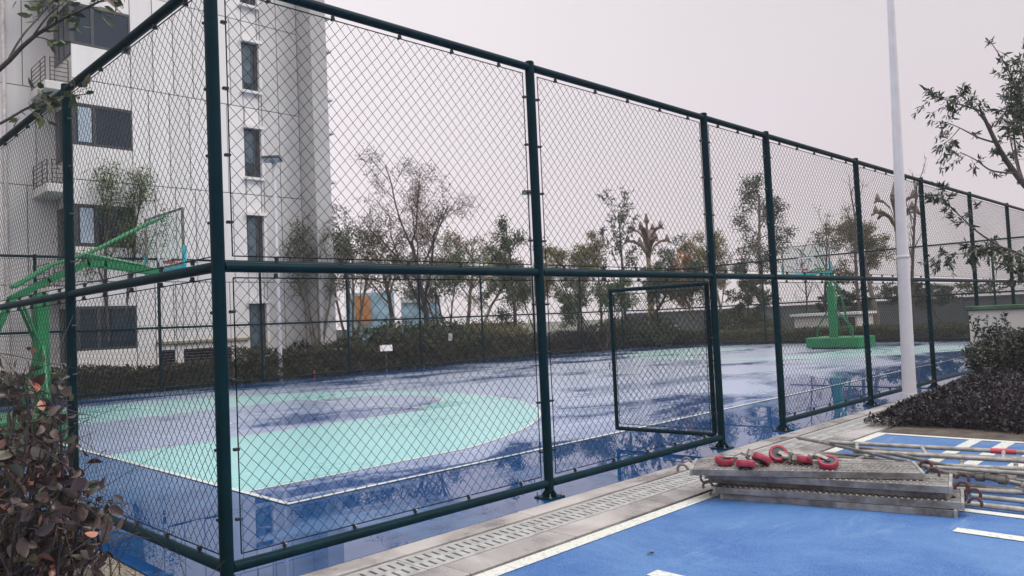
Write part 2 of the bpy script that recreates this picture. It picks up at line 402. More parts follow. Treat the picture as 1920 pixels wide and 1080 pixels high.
def struct(name, mb, mat, label=None, parent=None, smooth=False):
    me = mb.mesh(name, mat, (0, 0, 0), smooth); o = bpy.data.objects.new(name, me); COL.objects.link(o)
    if parent is not None: o.parent = parent
    else: o['kind'] = 'structure'
    if label: o['label'] = label
    return o
def sheet(poly, z):
    m = MB(); m.add([(x, y, z) for x, y in poly], [tuple(range(len(poly)))]); return m
def rect(x0, x1, y0, y1, z): return sheet([(x0, y0), (x1, y0), (x1, y1), (x0, y1)], z)

# ------------------------------------------------------------------ ground, court, road
L, WD = 32.5, 18.9
struct('ground', rect(-500, 700, -500, 700, -0.045), M['ground'], 'dark earth and paving around the court')
court = struct('court_surface', rect(-0.22, L+0.3, -0.13, WD+0.25, 0.0), M['court_blue'], 'wet blue sports floor around the painted court')
BX0, BX1, SY0, SY1, CY = 1.45, 29.45, 1.85, 16.85, 9.35
def cpart(name, mb, mat): return struct(name, mb, mat, None, court)
cpart('painted_field', rect(BX0, BX1, SY0, SY1, 0.0015), M['court_purple'])
def arc(cx, cy, r, a0, a1, n=40):
    return [(cx+r*math.cos(a0+(a1-a0)*i/n), cy+r*math.sin(a0+(a1-a0)*i/n)) for i in range(n+1)]
def ribbon(pts, w, z):
    pts = np.array(pts, float); t = np.gradient(pts, axis=0); t /= np.linalg.norm(t, axis=1)[:, None]
    nn = np.stack([-t[:, 1], t[:, 0]], 1)*w/2
    m = MB(); k_ = len(pts)
    V = [(*p, z) for p in pts-nn]+[(*p, z) for p in pts+nn]
    m.add(V, [(i, i+1, k_+i+1, k_+i) for i in range(k_-1)]); return m
for side in (0, 1):
    fx = (lambda x: BX0+x) if side == 0 else (lambda x: BX1-x)
    def T(pl):
        q = [(fx(x), y) for x, y in pl]
        return q if side == 0 else q[::-1]
    a = math.acos((6.6)/6.75); hx = 1.575
    three = [(0, CY-6.6)]+arc(hx, CY, 6.75, -math.asin(6.6/6.75), math.asin(6.6/6.75), 64)+[(0, CY+6.6)]
    key = [(0, CY-2.45), (5.8, CY-2.45), (5.8, CY-1.8)]+arc(5.8, CY, 1.8, -math.pi/2, math.pi/2, 32)+[(5.8, CY+1.8), (5.8, CY+2.45), (0, CY+2.45)]
    cpart('three_point_zone', sheet(T(three), 0.003), M['court_teal'])
    cpart('key_area', sheet(T(key), 0.0045), M['court_purple'])
    for pl in (three, [(0, CY-2.45), (5.8, CY-2.45)], [(5.8, CY-2.45), (5.8, CY+2.45)], [(0, CY+2.45), (5.8, CY+2.45)],
               arc(5.8, CY, 1.8, -math.pi/2, math.pi/2, 40),
               [(1.2, CY-1.25)]+arc(hx, CY, 1.25, -math.pi/2, math.pi/2, 30)+[(1.2, CY+1.25)]):
        cpart('painted_line', ribbon(T(pl), 0.05, 0.006), M['court_line'])
cx_ = (BX0+BX1)/2
for pl in ([(cx_, SY0), (cx_, SY1)], arc(cx_, CY, 1.8, 0, 2*math.pi, 64)):
    cpart('painted_line', ribbon(pl, 0.05, 0.0075), M['court_line'])
for a_, b_ in (((BX0-.025, SY0), (BX1+.025, SY0)), ((BX0-.025, SY1), (BX1+.025, SY1)), ((BX0, SY0+.025), (BX0, SY1-.025)), ((BX1, SY0+.025), (BX1, SY1-.025))):
    cpart('painted_line', ribbon([a_, b_], 0.06, 0.009), M['court_line'])

# kerb strip between the court and the drain, made of poured bays
kerb = struct('pavement', rect(-1.3, 33, -1.075, -0.12, -0.03), M['joint'], 'concrete strip between court fence and blue road')
rng = random.Random(3)
def slabs(y0, y1, step, ztop, x0=0.35, x1=20.0, gap=0.006):
    x = x0
    while x < x1:
        x2 = min(x1, x+step)
        m = MB(); m.cbox(((x+x2)/2, (y0+y1)/2, ztop-0.02+rng.uniform(-.0015, .0015)), (x2-x-gap, y1-y0, 0.04), 0.003)
        struct('concrete_slab', m, M['concrete'], None, kerb); x = x2
slabs(-0.335, -0.132, 2.1, 0.0)
slabs(-1.02, -0.745, 1.04, 0.0, 0.1)
struct('pebble_apron', rect(-1.3, 0.35, -1.02, -0.134, -0.004), M['pebble'], None, kerb)
struct('pebble_apron', rect(-1.3, -0.225, -0.134, 8, -0.006), M['pebble'], None, kerb)

# drain with slotted covers
dr = root('drain_channel', 'long slotted concrete drain cover strip running beside the fence', 'drain', (0.7, -0.565, 0))
m = MB(); m.box((10.35, -0.565, -0.024), (20.3, 0.36, 0.01)); part('channel_bed', m, M['void_shade'], dr)  # shallow bed; the shade of a deep channel is put into its colour
m = MB(); S_ = 0.60; hw = 0.175
m.span((0, -hw, -.018), (S_-.006, -hw+.045, 0.002)); m.span((0, hw-.045, -.018), (S_-.006, hw, 0.002))
m.span((0, -.022, -.018), (S_-.006, .022, 0.002))
nb = 8
for i in range(nb+1):
    x = (S_-.006)*i/nb; w = .0255 if 0 < i < nb else .0255
    for y0, y1 in ((-hw+.045, -.022), (.022, hw-.045)):
        sk = 0.010
        P = [(x-w, y0), (x+w, y0), (x+w+sk, y1), (x-w+sk, y1)]
        P = [(min(max(q[0], 0), S_-.006), q[1]) for q in P]
        V = [(*q, -.018) for q in P]+[(*q, .001) for q in P]
        m.add(V, [(0, 3, 2, 1), (4, 5, 6, 7), (0, 1, 5, 4), (1, 2, 6, 5), (2, 3, 7, 6), (3, 0, 4, 7)])
gm = m.mesh('grate_section', M['grate'])
for i in range(32):
    inst('grate_section', gm, dr, (0.42+i*S_, -0.565, rng.uniform(-.001, .001)))

RX1 = 7.98
road = struct('road', rect(-14, RX1, -16, -1.07, -0.002), M['road'], 'blue rubber crumb running surface in the foreground')
def rl(x0, x1, y0, y1, z=0.003): struct('painted_line', rect(x0, x1, y0, y1, z), M['road_line'], None, road)
rl(-4, RX1, -1.20, -1.075)
rl(RX1-.10, RX1, -9, -1.205)
for y in (-2.13, -2.46, -2.82, -3.2, -3.6, -4.0): rl(6.3, RX1-.105, y-.13, y)
rl(4.42, 4.52, -9, -2.85); rl(3.80, 3.92, -9, -3.08); rl(1.78, 1.90, -2.40, -1.93)
bed = struct('planting_bed', rect(RX1+.004, 34, -16, -1.08, -0.006), M['soil'], 'bare dark soil under the low hedge')
bed2 = struct('planting_bed', rect(-9, -0.42, -1.03, 22, 0.004), M['soil'], 'dark soil strip outside the side fence')
struct('verge', rect(-9, 60, WD+.26, 20.95, -0.012), M['soil'], 'soil strip behind the far fence')
struct('verge', rect(L+.32, 40, -1, WD+.25, -0.014), M['soil'], 'soil strip behind the end fence')

# ------------------------------------------------------------------ chain-link fences
HT = 4.0; MIDZ = 2.038; RZ = 0.127; PR = 0.043; RR = 0.036; PITCHM = 0.106
def chainlink(w, h, rad, sides, seed):
    """woven wire: every strand is a flattened spiral hooked into the next; x in 0..w, z in 0..h, y is the thickness"""
    rg = np.random.default_rng(seed)
    ns = max(2, int(round(w/.0465))); p = w/ns; nh = int(round(h/.049)); q = h/nh
    a = rad*1.3; V = []; F = []; base = 0
    ang = np.arange(sides)*2*math.pi/sides+0.4
    ph = rg.uniform(0, 6, 4)
    for i in range(ns):
        xc = (i+0.5)*p; pts = []
        for j in range(nh+1):
            side = 1 if ((i+j) % 2) else -1
            tip = p/2+rad*0.8
            pts.append((xc+side*tip, 0.0, j*q))
            if j < nh:
                yy = a if side < 0 else -a
                pts.append((xc+side*(p/2*0.80), yy, j*q+q*0.10))
                pts.append((xc-side*(p/2*0.80), yy, j*q+q*0.90))
        P = np.array(pts)
        P[:, 0] = np.clip(P[:, 0], 0, w)
        P[:, 1] += 0.012*np.sin(P[:, 0]*2.1+ph[0])*np.sin(P[:, 2]*2.6+ph[1])
        P[:, 0] += 0.006*np.sin(P[:, 2]*5.0+ph[2]+xc*2)*np.clip(np.minimum(P[:, 0], w-P[:, 0])/.1, 0, 1)
        P[:, 2] += 0.007*np.sin(P[:, 0]*3.1+ph[3])*np.clip(np.minimum(P[:, 2], h-P[:, 2])/.1, 0, 1)
        t = np.gradient(P, axis=0); t /= np.linalg.norm(t, axis=1)[:, None]+1e-9
        u = np.cross(t, np.array([0, 1.0, 0.0])); u /= np.linalg.norm(u, axis=1)[:, None]+1e-9
        wv = np.cross(t, u)
        R_ = P[:, None, :]+rad*(np.cos(ang)[None, :, None]*u[:, None, :]+np.sin(ang)[None, :, None]*wv[:, None, :])
        n = len(P); V.append(R_.reshape(-1, 3))
        ii, jj = np.meshgrid(np.arange(n-1), np.arange(sides), indexing='ij')
        A = base+ii*sides+jj; B = base+ii*sides+(jj+1) % sides
        F.append(np.stack([A, B, B+sides, A+sides], -1).reshape(-1, 4)); base += n*sides
    me = big_mesh('wire_mesh', np.concatenate(V), np.concatenate(F), M['wire'])
    me.polygons.foreach_set('use_smooth', np.ones(len(me.polygons), bool))
    return me
GAP = 0.055
W3, W16 = 3.05-2*(PR+GAP), 1.57-2*(PR+GAP)
WF = 3.2-2*(PR+GAP)
LOWH = MIDZ-RZ-2*(RR+0.035); UPH = HT-RR-.02-MIDZ-2*(RR+0.035)
LOWZ = RZ+RR+0.035; UPZ = MIDZ+RR+0.035
NEAR_LOW = [chainlink(W3, LOWH, .0022, 4, s) for s in (1, 2, 3)]
NEAR_UP = [chainlink(W3, UPH, .0022, 4, s) for s in (4, 5, 6)]
GATE_UP = chainlink(W16, UPH, .0022, 4, 7)
FMID = 1.90
FAR_LOW = chainlink(WF, FMID-.12-2*(RR+.035), .0019, 3, 8)
FAR_UP = chainlink(WF, HT-RR-.02-FMID-2*(RR+.035), .0019, 3, 9)

m = MB(); m.lathe([(PR, 0.012), (PR, HT-.008), (PR*.8, HT), (0.004, HT+.004)], 16); POST = m.mesh('post', M['steel'], smooth=True)
m = MB(); m.cbox((0, 0, .006), (.20, .20, .012), .002)
for a in range(4):
    an = a*math.pi/2; R_ = np.array(Matrix.Rotation(an, 3, 'Z'))
    V = np.array([[PR-.004, -.004, .012], [.095, -.004, .012], [PR-.004, -.004, .085], [PR-.004, .004, .012], [.095, .004, .012], [PR-.004, .004, .085]]) @ R_.T
    m.add(V, [(0, 1, 2), (3, 5, 4), (0, 3, 4, 1), (1, 4, 5, 2)])
PLATE = m.mesh('base_plate', M['steel'])
m = MB()
for sx in (-1, 1):
    for sy in (-1, 1):
        m.lathe([(.006, .012), (.006, .05)], 8, c=(sx*.078, sy*.078, 0)); m.lathe([(.012, .013), (.012, .026)], 6, c=(sx*.078, sy*.078, 0))
BOLTS = m.mesh('anchor_bolts', M['bolt'])
m = MB(); m.lathe([(.5, 0), (.5, 1)], 14)
# clip: strap round the rod with a bolt
m = MB(); m.cbox((0, 0, .014), (.020, .026, .036), .003); m.lathe([(.010, -.018), (.010, .018)], 8, R=np.array(Matrix.Rotation(math.pi/2, 3, 'X')), c=(0, 0, .024))
CLIP = m.mesh('clip', M['clip'])
m = MB(); m.lathe([(.006, 0), (.008, .006), (.004, .011)], 8, R=np.array(Matrix.Rotation(math.pi/2, 3, 'X')), c=(0, -.016, .024))
NUT = m.mesh('clip_bolt', M['bolt'])

def rail_mesh(length):
    m = MB(); m.tube([(0, 0, 0), (length, 0, 0)], RR, 14); return m.mesh('rail', M['steel'], smooth=True)
def rod_mesh(w, h):
    m = MB()
    for a, b in (((0, 0, 0), (w, 0, 0)), ((0, 0, h), (w, 0, h)), ((0, 0, 0), (0, 0, h)), ((w, 0, 0), (w, 0, h))):
        m.tube([a, b], .0045, 5)
    return m.mesh('tension_rod', M['wire'])

def fence(label, org, ang, stations, mode, skip_low=(), detail=0, mid=MIDZ, posts=None):
    fr = root('court_fence', label, 'fence', (*org, 0))
    ca, sa = math.cos(ang), math.sin(ang)
    Pt = lambda s, z=0.0, off=0.0: (org[0]+ca*s-sa*off, org[1]+sa*s+ca*off, z)
    rot = Euler((0, 0, ang))
    use = range(len(stations)) if posts is None else posts
    for i in use:
        po = inst('post', POST, fr, Pt(stations[i]), rot)
        if mode == 'near':
            for nm, me in (('base_plate', PLATE), ('anchor_bolt', BOLTS)):
                o = bpy.data.objects.new(nm, me); COL.objects.link(o); o.parent = po
    low_z, up_z = (LOWZ, UPZ) if mode == 'near' else (.12+RR+.035, mid+RR+.035)
    for i in range(len(stations)-1):
        s0, s1 = stations[i], stations[i+1]; wd = s1-s0
        rm = rail_mesh(wd-2*PR*.9)
        for z in ((HT-RR-.02), mid, (RZ if mode == 'near' else .12)):
            if i in skip_low and z < 1: continue
            inst('rail', rm, fr, Pt(s0+PR*.9, z), rot)
        wi = wd-2*(PR+GAP)
        if mode == 'near':
            lo, up = (NEAR_LOW[i % 3], NEAR_UP[(i+1) % 3]) if wd > 2 else (None, GATE_UP)
            w0 = W3 if wd > 2 else W16; lh, uh = LOWH, UPH
        else:
            lo, up, w0 = FAR_LOW, FAR_UP, WF
            lh, uh = FMID-.12-2*(RR+.035), HT-RR-.02-FMID-2*(RR+.035)
        sx = wi/w0
        for me, z, h in ((lo, low_z, lh), (up, up_z, uh)):
            if me is None or (i in skip_low and z < 1): continue
            inst('wire_mesh', me, fr, Pt(s0+PR+GAP, z), rot, (sx, 1, 1), 'stuff')
            inst('tension_rod', rod_mesh(wi, h), fr, Pt(s0+PR+GAP, z), rot)
            if i < detail:
                nc = max(2, int(round(wi/.53)))
                for jx in range(nc):
                    s = s0+PR+GAP+wi*(jx+.5)/nc+rng.uniform(-.03, .03)
                    for zz, flip in ((z, 1), (z+h, -1)):
                        cl = inst('clip', CLIP, fr, Pt(s, zz-flip*.028), Euler((0 if flip > 0 else math.pi, 0, ang)))
                        if flip > 0 and z < 1 and i < 3:
                            o = bpy.data.objects.new('clip_bolt', NUT); COL.objects.link(o); o.parent = cl
                nv = 4
                for jz in range(nv):
                    zz = z+h*(jz+.5)/nv
                    for s, sg in ((s0+PR+.026, 1), (s1-PR-.026, -1)):
                        inst('clip', CLIP, fr, Pt(s, zz), Euler((0, sg*math.pi/2, ang), 'XYZ'))
    return fr
FX = [0, 3.02, 6.05, 7.62, 10.69, 13.85, 17.05, 20.27, 23.4, 26.5, 29.5, 32.5]
FY = [0, 3.09, 6.25, 9.4, 12.55, 15.7, 18.9]
fence('dark green chain-link fence along the near side, with the open gateway and corner post', (0, 0), 0.0, FX, 'near', (2,), 5)
fence('dark green chain-link fence receding left from the near corner post, behind the leafy bush', (0, 0), math.pi/2, FY, 'near', (), 2, posts=range(1, 7))
FFX = [0]+[0.35+3.215*i for i in range(1, 11)]
FFX = [0, 3.55, 6.77, 10.0, 13.3, 16.55, 19.8, 22.95, 26.2, 29.4, 32.5]
fence('thin-looking chain-link fence on the far side in front of the building and hedge', (0, WD), 0.0, FFX, 'far', mid=FMID, posts=range(1, 11))
fence('chain-link fence closing the far right end behind the green hoop stand', (L, 0), math.pi/2, [0, 3.25, 6.4, 9.6, 12.85, 16.0, 18.9], 'far', mid=FMID, posts=range(1, 6))

# gate leaf, swung inwards
gp = np.array([6.05, 0.06]); ga = math.radians(93)
g = root('fence_gate', 'open chain-link gate leaf swung into the court beside the gateway', 'gate', (gp[0], gp[1], 0.13))
gd = np.array([math.cos(ga), math.sin(ga)])
gw, gh = 1.42, 1.80
def G(s, z): return (gp[0]+gd[0]*s, gp[1]+gd[1]*s, z)
for a, b in ((G(0.03, .15), G(0.03, 1.95)), (G(gw, .13), G(gw, 1.97))):
    m = MB(); m.tube([a, b], .026, 12); part('stile', m, M['steel'], g, True)
for z in (.15, 1.95):
    m = MB(); m.tube([G(0.03, z), G(gw, z)], .026, 12); part('gate_rail', m, M['steel'], g, True)
gl_ = chainlink(gw-.12, gh-.12, .0022, 4, 12)
inst('wire_mesh', gl_, g, G(.075, .21), Euler((0, 0, ga)), None, 'stuff')
inst('tension_rod', rod_mesh(gw-.12, gh-.12), g, G(.075, .21), Euler((0, 0, ga)))
m = MB(); m.tube([G(gw+.02, .92), G(gw+.07, .92), G(gw+.07, 1.0), G(gw+.02, 1.0)], .006, 6); part('latch', m, M['steel'], g)
for z in (.45, 1.6):
    m = MB(); m.tube([G(-.045, z-.05), G(-.045, z+.05)], .014, 8); m.tube([G(-.045, z), G(.03, z)], .009, 6); part('hinge', m, M['steel'], g)

# ------------------------------------------------------------------ apartment building
BY, BZ, ST = 21.0, 9.66, 3.12           # facade plane, a floor joint height, storey
XC, XE = 5.13, 12.85                    # recess corner, inner corner at the projecting strip
SYF, SX1 = 20.0, 13.50                  # projecting strip front plane and right end
RY = 22.7                               # recessed left wing plane
TOPZ = 22.0
B = root('apartment_building', 'tall pale grey clad apartment block with dark corner bay windows, left of the court', 'building', (9, BY, 0))
m = MB()
m.span((XC+.03, BY+.03, -.04), (XE+.02, BY+9, TOPZ))
part('wall', m, M['panel_gap'], B)
m = MB(); m.span((-14, RY+.03, -.04), (XC+.02, BY+9, TOPZ)); part('recessed_wall', m, M['panel_gap'], B)
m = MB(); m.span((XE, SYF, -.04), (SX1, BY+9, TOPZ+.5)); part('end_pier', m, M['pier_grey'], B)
m = MB(); m.span((-14, BY-.05, TOPZ+.001), (SX1+.05, BY+9.05, TOPZ+.9)); part('parapet', m, M['panel'], B)
# cladding panels with open joints
rg = random.Random(11)
floors = [BZ+ST*k for k in range(-3, 5)]                # 0.30 .. 22.1
wins = [(10.65, 11.23, 10.28+ST*k, 12.01+ST*k) for k in range(-3, 4)]
wins[0] = (10.65, 11.23, 0.87, 2.65)
bays = [(XC, 6.86, (10.74 if k else 10.74)+ST*k, 12.02+ST*k) for k in range(-3, 4)]
bays[0] = (XC, 6.86, 1.33, 2.65)
louvers = [(7.61, 8.03, 0.15, 1.19), (8.33, 9.95, 0.15, 1.19)]
holes = wins+bays+louvers
def panel(x0, x1, z0, z1, y, flip=False):
    if x1-x0 < .03 or z1-z0 < .03: return
    g_ = .013
    m = MB(); m.cbox(((x0+x1)/2, y+.015, (z0+z1)/2), (x1-x0-2*g_, .05, z1-z0-2*g_), .004)
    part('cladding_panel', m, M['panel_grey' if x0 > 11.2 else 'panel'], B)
def panel_cut(x0, x1, z0, z1, y):
    hs = [h for h in holes if h[0] < x1-.01 and h[1] > x0+.01 and h[2] < z1-.01 and h[3] > z0+.01]
    if not hs: panel(x0, x1, z0, z1, y); return
    h = hs[0]
    a0, a1 = max(x0, h[0]), min(x1, h[1]); b0, b1 = max(z0, h[2]), min(z1, h[3])
    if a0 > x0+.03: panel_cut(x0, a0, z0, z1, y)
    if a1 < x1-.03: panel_cut(a1, x1, z0, z1, y)
    if b0 > z0+.03: panel_cut(a0, a1, z0, b0, y)
    if b1 < z1-.03: panel_cut(a0, a1, b1, z1, y)
zs = [-0.04]+floors[:6]
for r in range(len(zs)-1):
    off = [0.0, 0.31, 0.15, 0.42, 0.08, 0.3][r]
    xs = [XC, 6.86]; x = 7.6-off*.5
    while x < XE-.25:
        xs.append(x); x += 0.66
        if 10.3 < x < 10.68: x = 10.65
        elif 10.7 < x < 11.2: x = 11.35
    xs.append(XE-.01)
    for i in range(len(xs)-1): panel_cut(xs[i], xs[i+1], zs[r], zs[r+1], BY)
    # left wing
    x = -3.2+off
    while x < XC-.1:
        x2 = min(XC, x+1.05); panel(x, x2, zs[r], zs[r+1], RY); x = x2
m = MB(); m.span((XC+.002, BY-.01, floors[5]+.01), (XE-.002, BY+.03, TOPZ-.01)); part('upper_cladding', m, M['panel'], B)
m = MB(); m.span((XC+.004, BY+.042, -.04), (XC+.03, RY+.02, TOPZ-.01)); part('return_wall', m, M['render_white'], B)
# narrow windows with hood, sill, frame, pane
for (x0, x1, z0, z1) in wins:
    w = bpy.data.objects.new('window', None); COL.objects.link(w); w.parent = B
    bpy.data.objects.remove(w)
    m = MB(); m.span((x0+.02, BY+.022, z0+.02), (x1-.02, BY+.028, z1-.02)); pn = part('window', m, M['glass_dark'], B)
    m = MB()
    for a, b in (((x0, BY-.0, z0), (x0+.045, BY+.027, z1)), ((x1-.10, BY-.0, z0), (x1, BY+.027, z1)), ((x0+.046, BY+.001, z0), (x1-.101, BY+.027, z0+.05)), ((x0+.046, BY+.001, z1-.05), (x1-.101, BY+.027, z1))): m.span(a, b)
    m.span((x0+.34, BY+.002, z0+.051), (x0+.375, BY+.024, z1-.051))
    part('window_frame', m, M['frame_dark'], pn)
    m = MB(); m.span((x0+.05, BY+.016, z0+.06+rg.uniform(0, .5)), (x0+.335, BY+.021, z1-.06)); part('curtain', m, M['curtain'], pn)
    m = MB(); m.span((x0-.06, BY-.16, z0-.10), (x1+.10, BY+.012, z0-.012)); part('window_sill', m, M['panel'], pn)
    m = MB(); m.span((x0-.05, BY-.18, z1+.012), (x1+.12, BY+.012, z1+.13)); part('window_hood', m, M['panel'], pn)
    m = MB(); m.span((x1+.002, BY-.14, z0-.01), (x1+.10, BY+.012, z1+.01)); part('window_reveal', m, M['panel'], pn)
# corner bay windows with ledge below and the small railed ledge beside
for k_, (x0, x1, z0, z1) in enumerate(bays):
    m = MB(); m.span((x0+.01, BY+.012, z0+.01), (x1-.01, BY+.028, z1-.01)); bw = part('bay_window', m, M['glass_dark'], B)
    m = MB(); m.span((x0-.02, BY+.03, z0-.35), (x0+.003, RY-.1, z1)); part('side_pane', m, M['glass_dark'], bw)
    m = MB()
    xm = x0+.62
    for a, b in (((x0-.03, BY-.02, z0), (x0+.10, BY+.028, z1)), ((xm-.05, BY-.012, z0+.07), (xm+.05, BY+.02, z1-.07)), ((x1-.05, BY-.012, z0+.07), (x1, BY+.02, z1-.07)),
                 ((x0+.101, BY-.014, z0), (x1, BY+.02, z0+.07)), ((x0+.101, BY-.014, z1-.07), (x1, BY+.02, z1)),
                 ((x0-.035, BY+.6, z0-.35), (x0-.003, BY+.66, z1)), ((x0-.035, BY+1.1, z0-.35), (x0-.003, BY+1.16, z1)), ((x0-.035, BY+.04, z0-.36), (x0-.003, RY-.1, z0-.30)), ((x0-.035, BY+.04, z1-.06), (x0-.003, RY-.1, z1))): m.span(a, b)
    part('window_frame', m, M['frame_dark'], bw)
    if k_ in (1, 2):
        m = MB(); m.span((x0+.16, BY-.004, z0+.10), (xm-.08, BY+.006, z1-.10)); part('reflection_pane', m, M['glass_pale'], bw)  # flush pane; the bright window reflection is put into its pale colour
    if k_ == 0: continue
    zl = z0-1.38
    lx0, lx1, ly0, ly1 = 4.42, XC-.03, BY+.06, RY-.02
    m = MB(); m.cbox(((lx0+lx1)/2, (ly0+ly1)/2, zl), (lx1-lx0, ly1-ly0, .26), .02); lg = part('balcony_ledge', m, M['render_white'], B)
    m = MB()
    zb, ztp = zl+.13, zl+.13+.72
    def bar(a, b, t=.016): m.tube([a, b], t, 6)
    for q in ((lx0+.03, ly0+.03), (lx1-.03, ly0+.03), (lx0+.16, ly0+.03), (lx0+.03, ly0+.55), (lx0+.03, ly1-.1)): bar((*q, zb), (*q, ztp), .017)
    for i in range(6):
        z = zb+.05+(ztp-zb-.05)*i/5
        bar((lx0+.16, ly0+.03, z), (lx1-.03, ly0+.03, z), .013); bar((lx0+.03, ly0+.03, z), (lx0+.03, ly1-.1, z), .013)
    part('railing', m, M['rail_dark'], lg)
m = MB(); m.tube([(3.72, RY-.06, 0), (3.72, RY-.06, TOPZ)], .055, 10); part('downpipe', m, M['pipe_white'], B, True)
for (x0, x1, z0, z1) in louvers:
    m = MB(); m.span((x0+.01, BY+.018, z0), (x1-.01, BY+.028, z1)); lv = part('louvered_vent', m, M['void_shade'], B)
    nl = 11
    me_ = MB(); me_.box((0, 0, 0), (x1-x0-.02, .035, .05), R=np.array(Matrix.Rotation(math.radians(40), 3, 'X'))); mm = me_.mesh('slat', M['louver'])
    for i in range(nl): inst('slat', mm, lv, ((x0+x1)/2, BY-.002, z0+.06+(z1-z0-.1)*i/(nl-1)))
m = MB(); m.span((7.45, BY-.10, 1.40), (10.6, BY-.012, 1.48)); part('ledge_strip', m, M['ledge'], B)
for k_ in range(-3, 4):
    for z in (10.25+ST*k_, 12.1+ST*k_):
        if z < .5: continue
        m = MB(); m.cbox((SX1+.14, SYF+.7, z), (.32, 1.2, .10), .01); part('window_sill', m, M['panel'], B)
    m = MB(); m.span((SX1+.002, SYF+.35, 10.32+ST*k_), (SX1+.12, SYF+1.1, 12.02+ST*k_)); part('end_window', m, M['frame_dark'], B)

# ------------------------------------------------------------------ hoop stands
def hoop(label, base, yaw):
    """local +x points into the court; x=0 at the post"""
    r = root('hoop_stand', label, 'basketball hoop', (*base, 0))
    Rm = np.array(Matrix.Rotation(yaw, 3, 'Z'))
    def tr(P): return np.asarray(P, float) @ Rm.T + np.array([*base, 0.0])
    def put(name, m, mat, parent=r, smooth=False):
        m.v = [tr(v) for v in m.v]; return part(name, m, mat, parent, smooth)
    m = MB(); m.cbox((-.60, 0, .24), (1.7, 2.05, .40), .03); b_ = put('base', m, M['green_paint'])
    m = MB()
    for sx in (-1.3, .1):
        for sy in (-.8, .8): m.lathe([(.05, .0), (.05, .06)], 10, c=(sx, sy, 0))
    put('foot', m, M['wheel_hub'], b_)
    m = MB(); m.cbox((0, 0, 1.44), (.20, .28, 2.02), .02); put('post', m, M['green_paint'])
    for sy in (-.13, .13):
        m = MB(); path = [(-.42, sy, 2.36), (.1, sy, 2.66), (.72, sy, 2.97), (1.0, sy, 2.96), (1.90, sy, 2.84)]
        for i in range(len(path)-1):
            a, b2 = np.array(path[i]), np.array(path[i+1]); ln = np.linalg.norm(b2-a)
            th = math.atan2((b2-a)[2], (b2-a)[0])
            m.box((a+b2)/2, (ln+.04, .06, .10), R=np.array(Matrix.Rotation(-th, 3, 'Y')))
        put('boom', m, M['green_paint'])
        m = MB(); m.tube([(.70, sy, 3.12), (2.0, sy*2.5, 3.86)], .022, 8); put('upper_strut', m, M['green_paint'], r, True)
        m = MB(); m.tube([(-.40, sy, 2.55), (.15, sy, 2.92), (.68, sy, 3.13), (1.7, sy, 2.94)], .032, 8); put('upper_boom', m, M['green_paint'], r, True)
        m = MB(); m.tube([(-.42, sy, 2.36), (-.62, sy*1.1, 1.9), (-1.15, sy*1.6, .42)], .038, 8); put('rear_brace', m, M['green_paint'], r, True)
        m = MB(); m.tube([(-.30, sy, 2.3), (-.05, sy, 1.6)], .025, 8); put('knee_brace', m, M['green_paint'], r, True)
        m = MB(); m.tube([(0, sy, 1.55), (-.1, sy*5.2, .80), (-.1, sy*5.4, .43)], .03, 8); put('side_brace', m, M['green_paint'], r, True)
    m = MB(); m.tube([(-.1, -.68, .82), (-.1, .68, .82)], .02, 8); put('tie_bar', m, M['green_paint'], r)
    bx = 2.08
    m = MB(); m.box((bx, 0, 3.42), (.012, 1.74, 1.0)); bb = put('backboard', m, M['board_glass'])
    m = MB()
    for a, b2 in (((bx-.02, -.91, 2.9), (bx+.02, -.871, 3.95)), ((bx-.02, .871, 2.9), (bx+.02, .91, 3.95)), ((bx-.02, -.87, 3.921), (bx+.02, .87, 3.95)), ((bx-.02, -.87, 2.9), (bx+.02, .87, 2.921))): m.span(a, b2)
    put('frame', m, M['galv'], bb)
    m = MB()
    for a, b2 in (((bx-.01, -.295, 3.05), (bx+.012, -.245, 3.50)), ((bx-.01, .245, 3.05), (bx+.012, .295, 3.50)), ((bx-.01, -.244, 3.45), (bx+.012, .244, 3.50)), ((bx-.01, -.244, 3.05), (bx+.012, .244, 3.09))): m.span(a, b2)
    put('aiming_square', m, M['sign_white'], bb)
    m = MB(); m.cbox((bx, 0, 2.87), (.07, 1.86, .055), .012)
    for sy in (-1, 1): m.cbox((bx, sy*.93, 3.07), (.07, .05, .36), .012)
    put('edge_padding', m, M['teal_pad'], bb)
    m = MB(); m.tube([(bx+.38+.225*math.cos(a), .225*math.sin(a), 3.05) for a in np.linspace(0, 2*math.pi, 25)], .01, 6)
    m.box((bx+.09, 0, 3.03), (.16, .14, .05)); put('rim', m, M['rim_red'])
    return r
hoop('green basketball stand on the left, seen through the side fence', (1.50, 10.15), 0.0)
hoop('green basketball stand at the far right end of the court', (27.95, 7.72), math.pi)

# ------------------------------------------------------------------ foliage tools
def leaves(pts, dirs, size, rg, asp=0.42, jitter=0.9, fold=0.18, var=0.35):
    """diamond leaves folded along the midrib: returns V, F (triangles)"""
    n = len(pts); pts = np.asarray(pts, float)
    d = dirs+rg.normal(0, jitter, (n, 3)); d /= np.linalg.norm(d, axis=1)[:, None]+1e-9
    u = np.cross(d, rg.normal(0, 1, (n, 3))); u /= np.linalg.norm(u, axis=1)[:, None]+1e-9
    w = np.cross(d, u)
    s = size*(1+rg.uniform(-var, var, n))[:, None]
    b = pts; t = pts+d*s; mid = pts+d*s*0.45
    l = mid+u*s*asp/2+w*s*fold*.5; r = mid-u*s*asp/2+w*s*fold*.5
    V = np.stack([b, l, t, r], 1).reshape(-1, 3); i = np.arange(n)*4
    F = np.concatenate([np.stack([i, i+1, i+2], 1), np.stack([i, i+2, i+3], 1)])
    return V, F

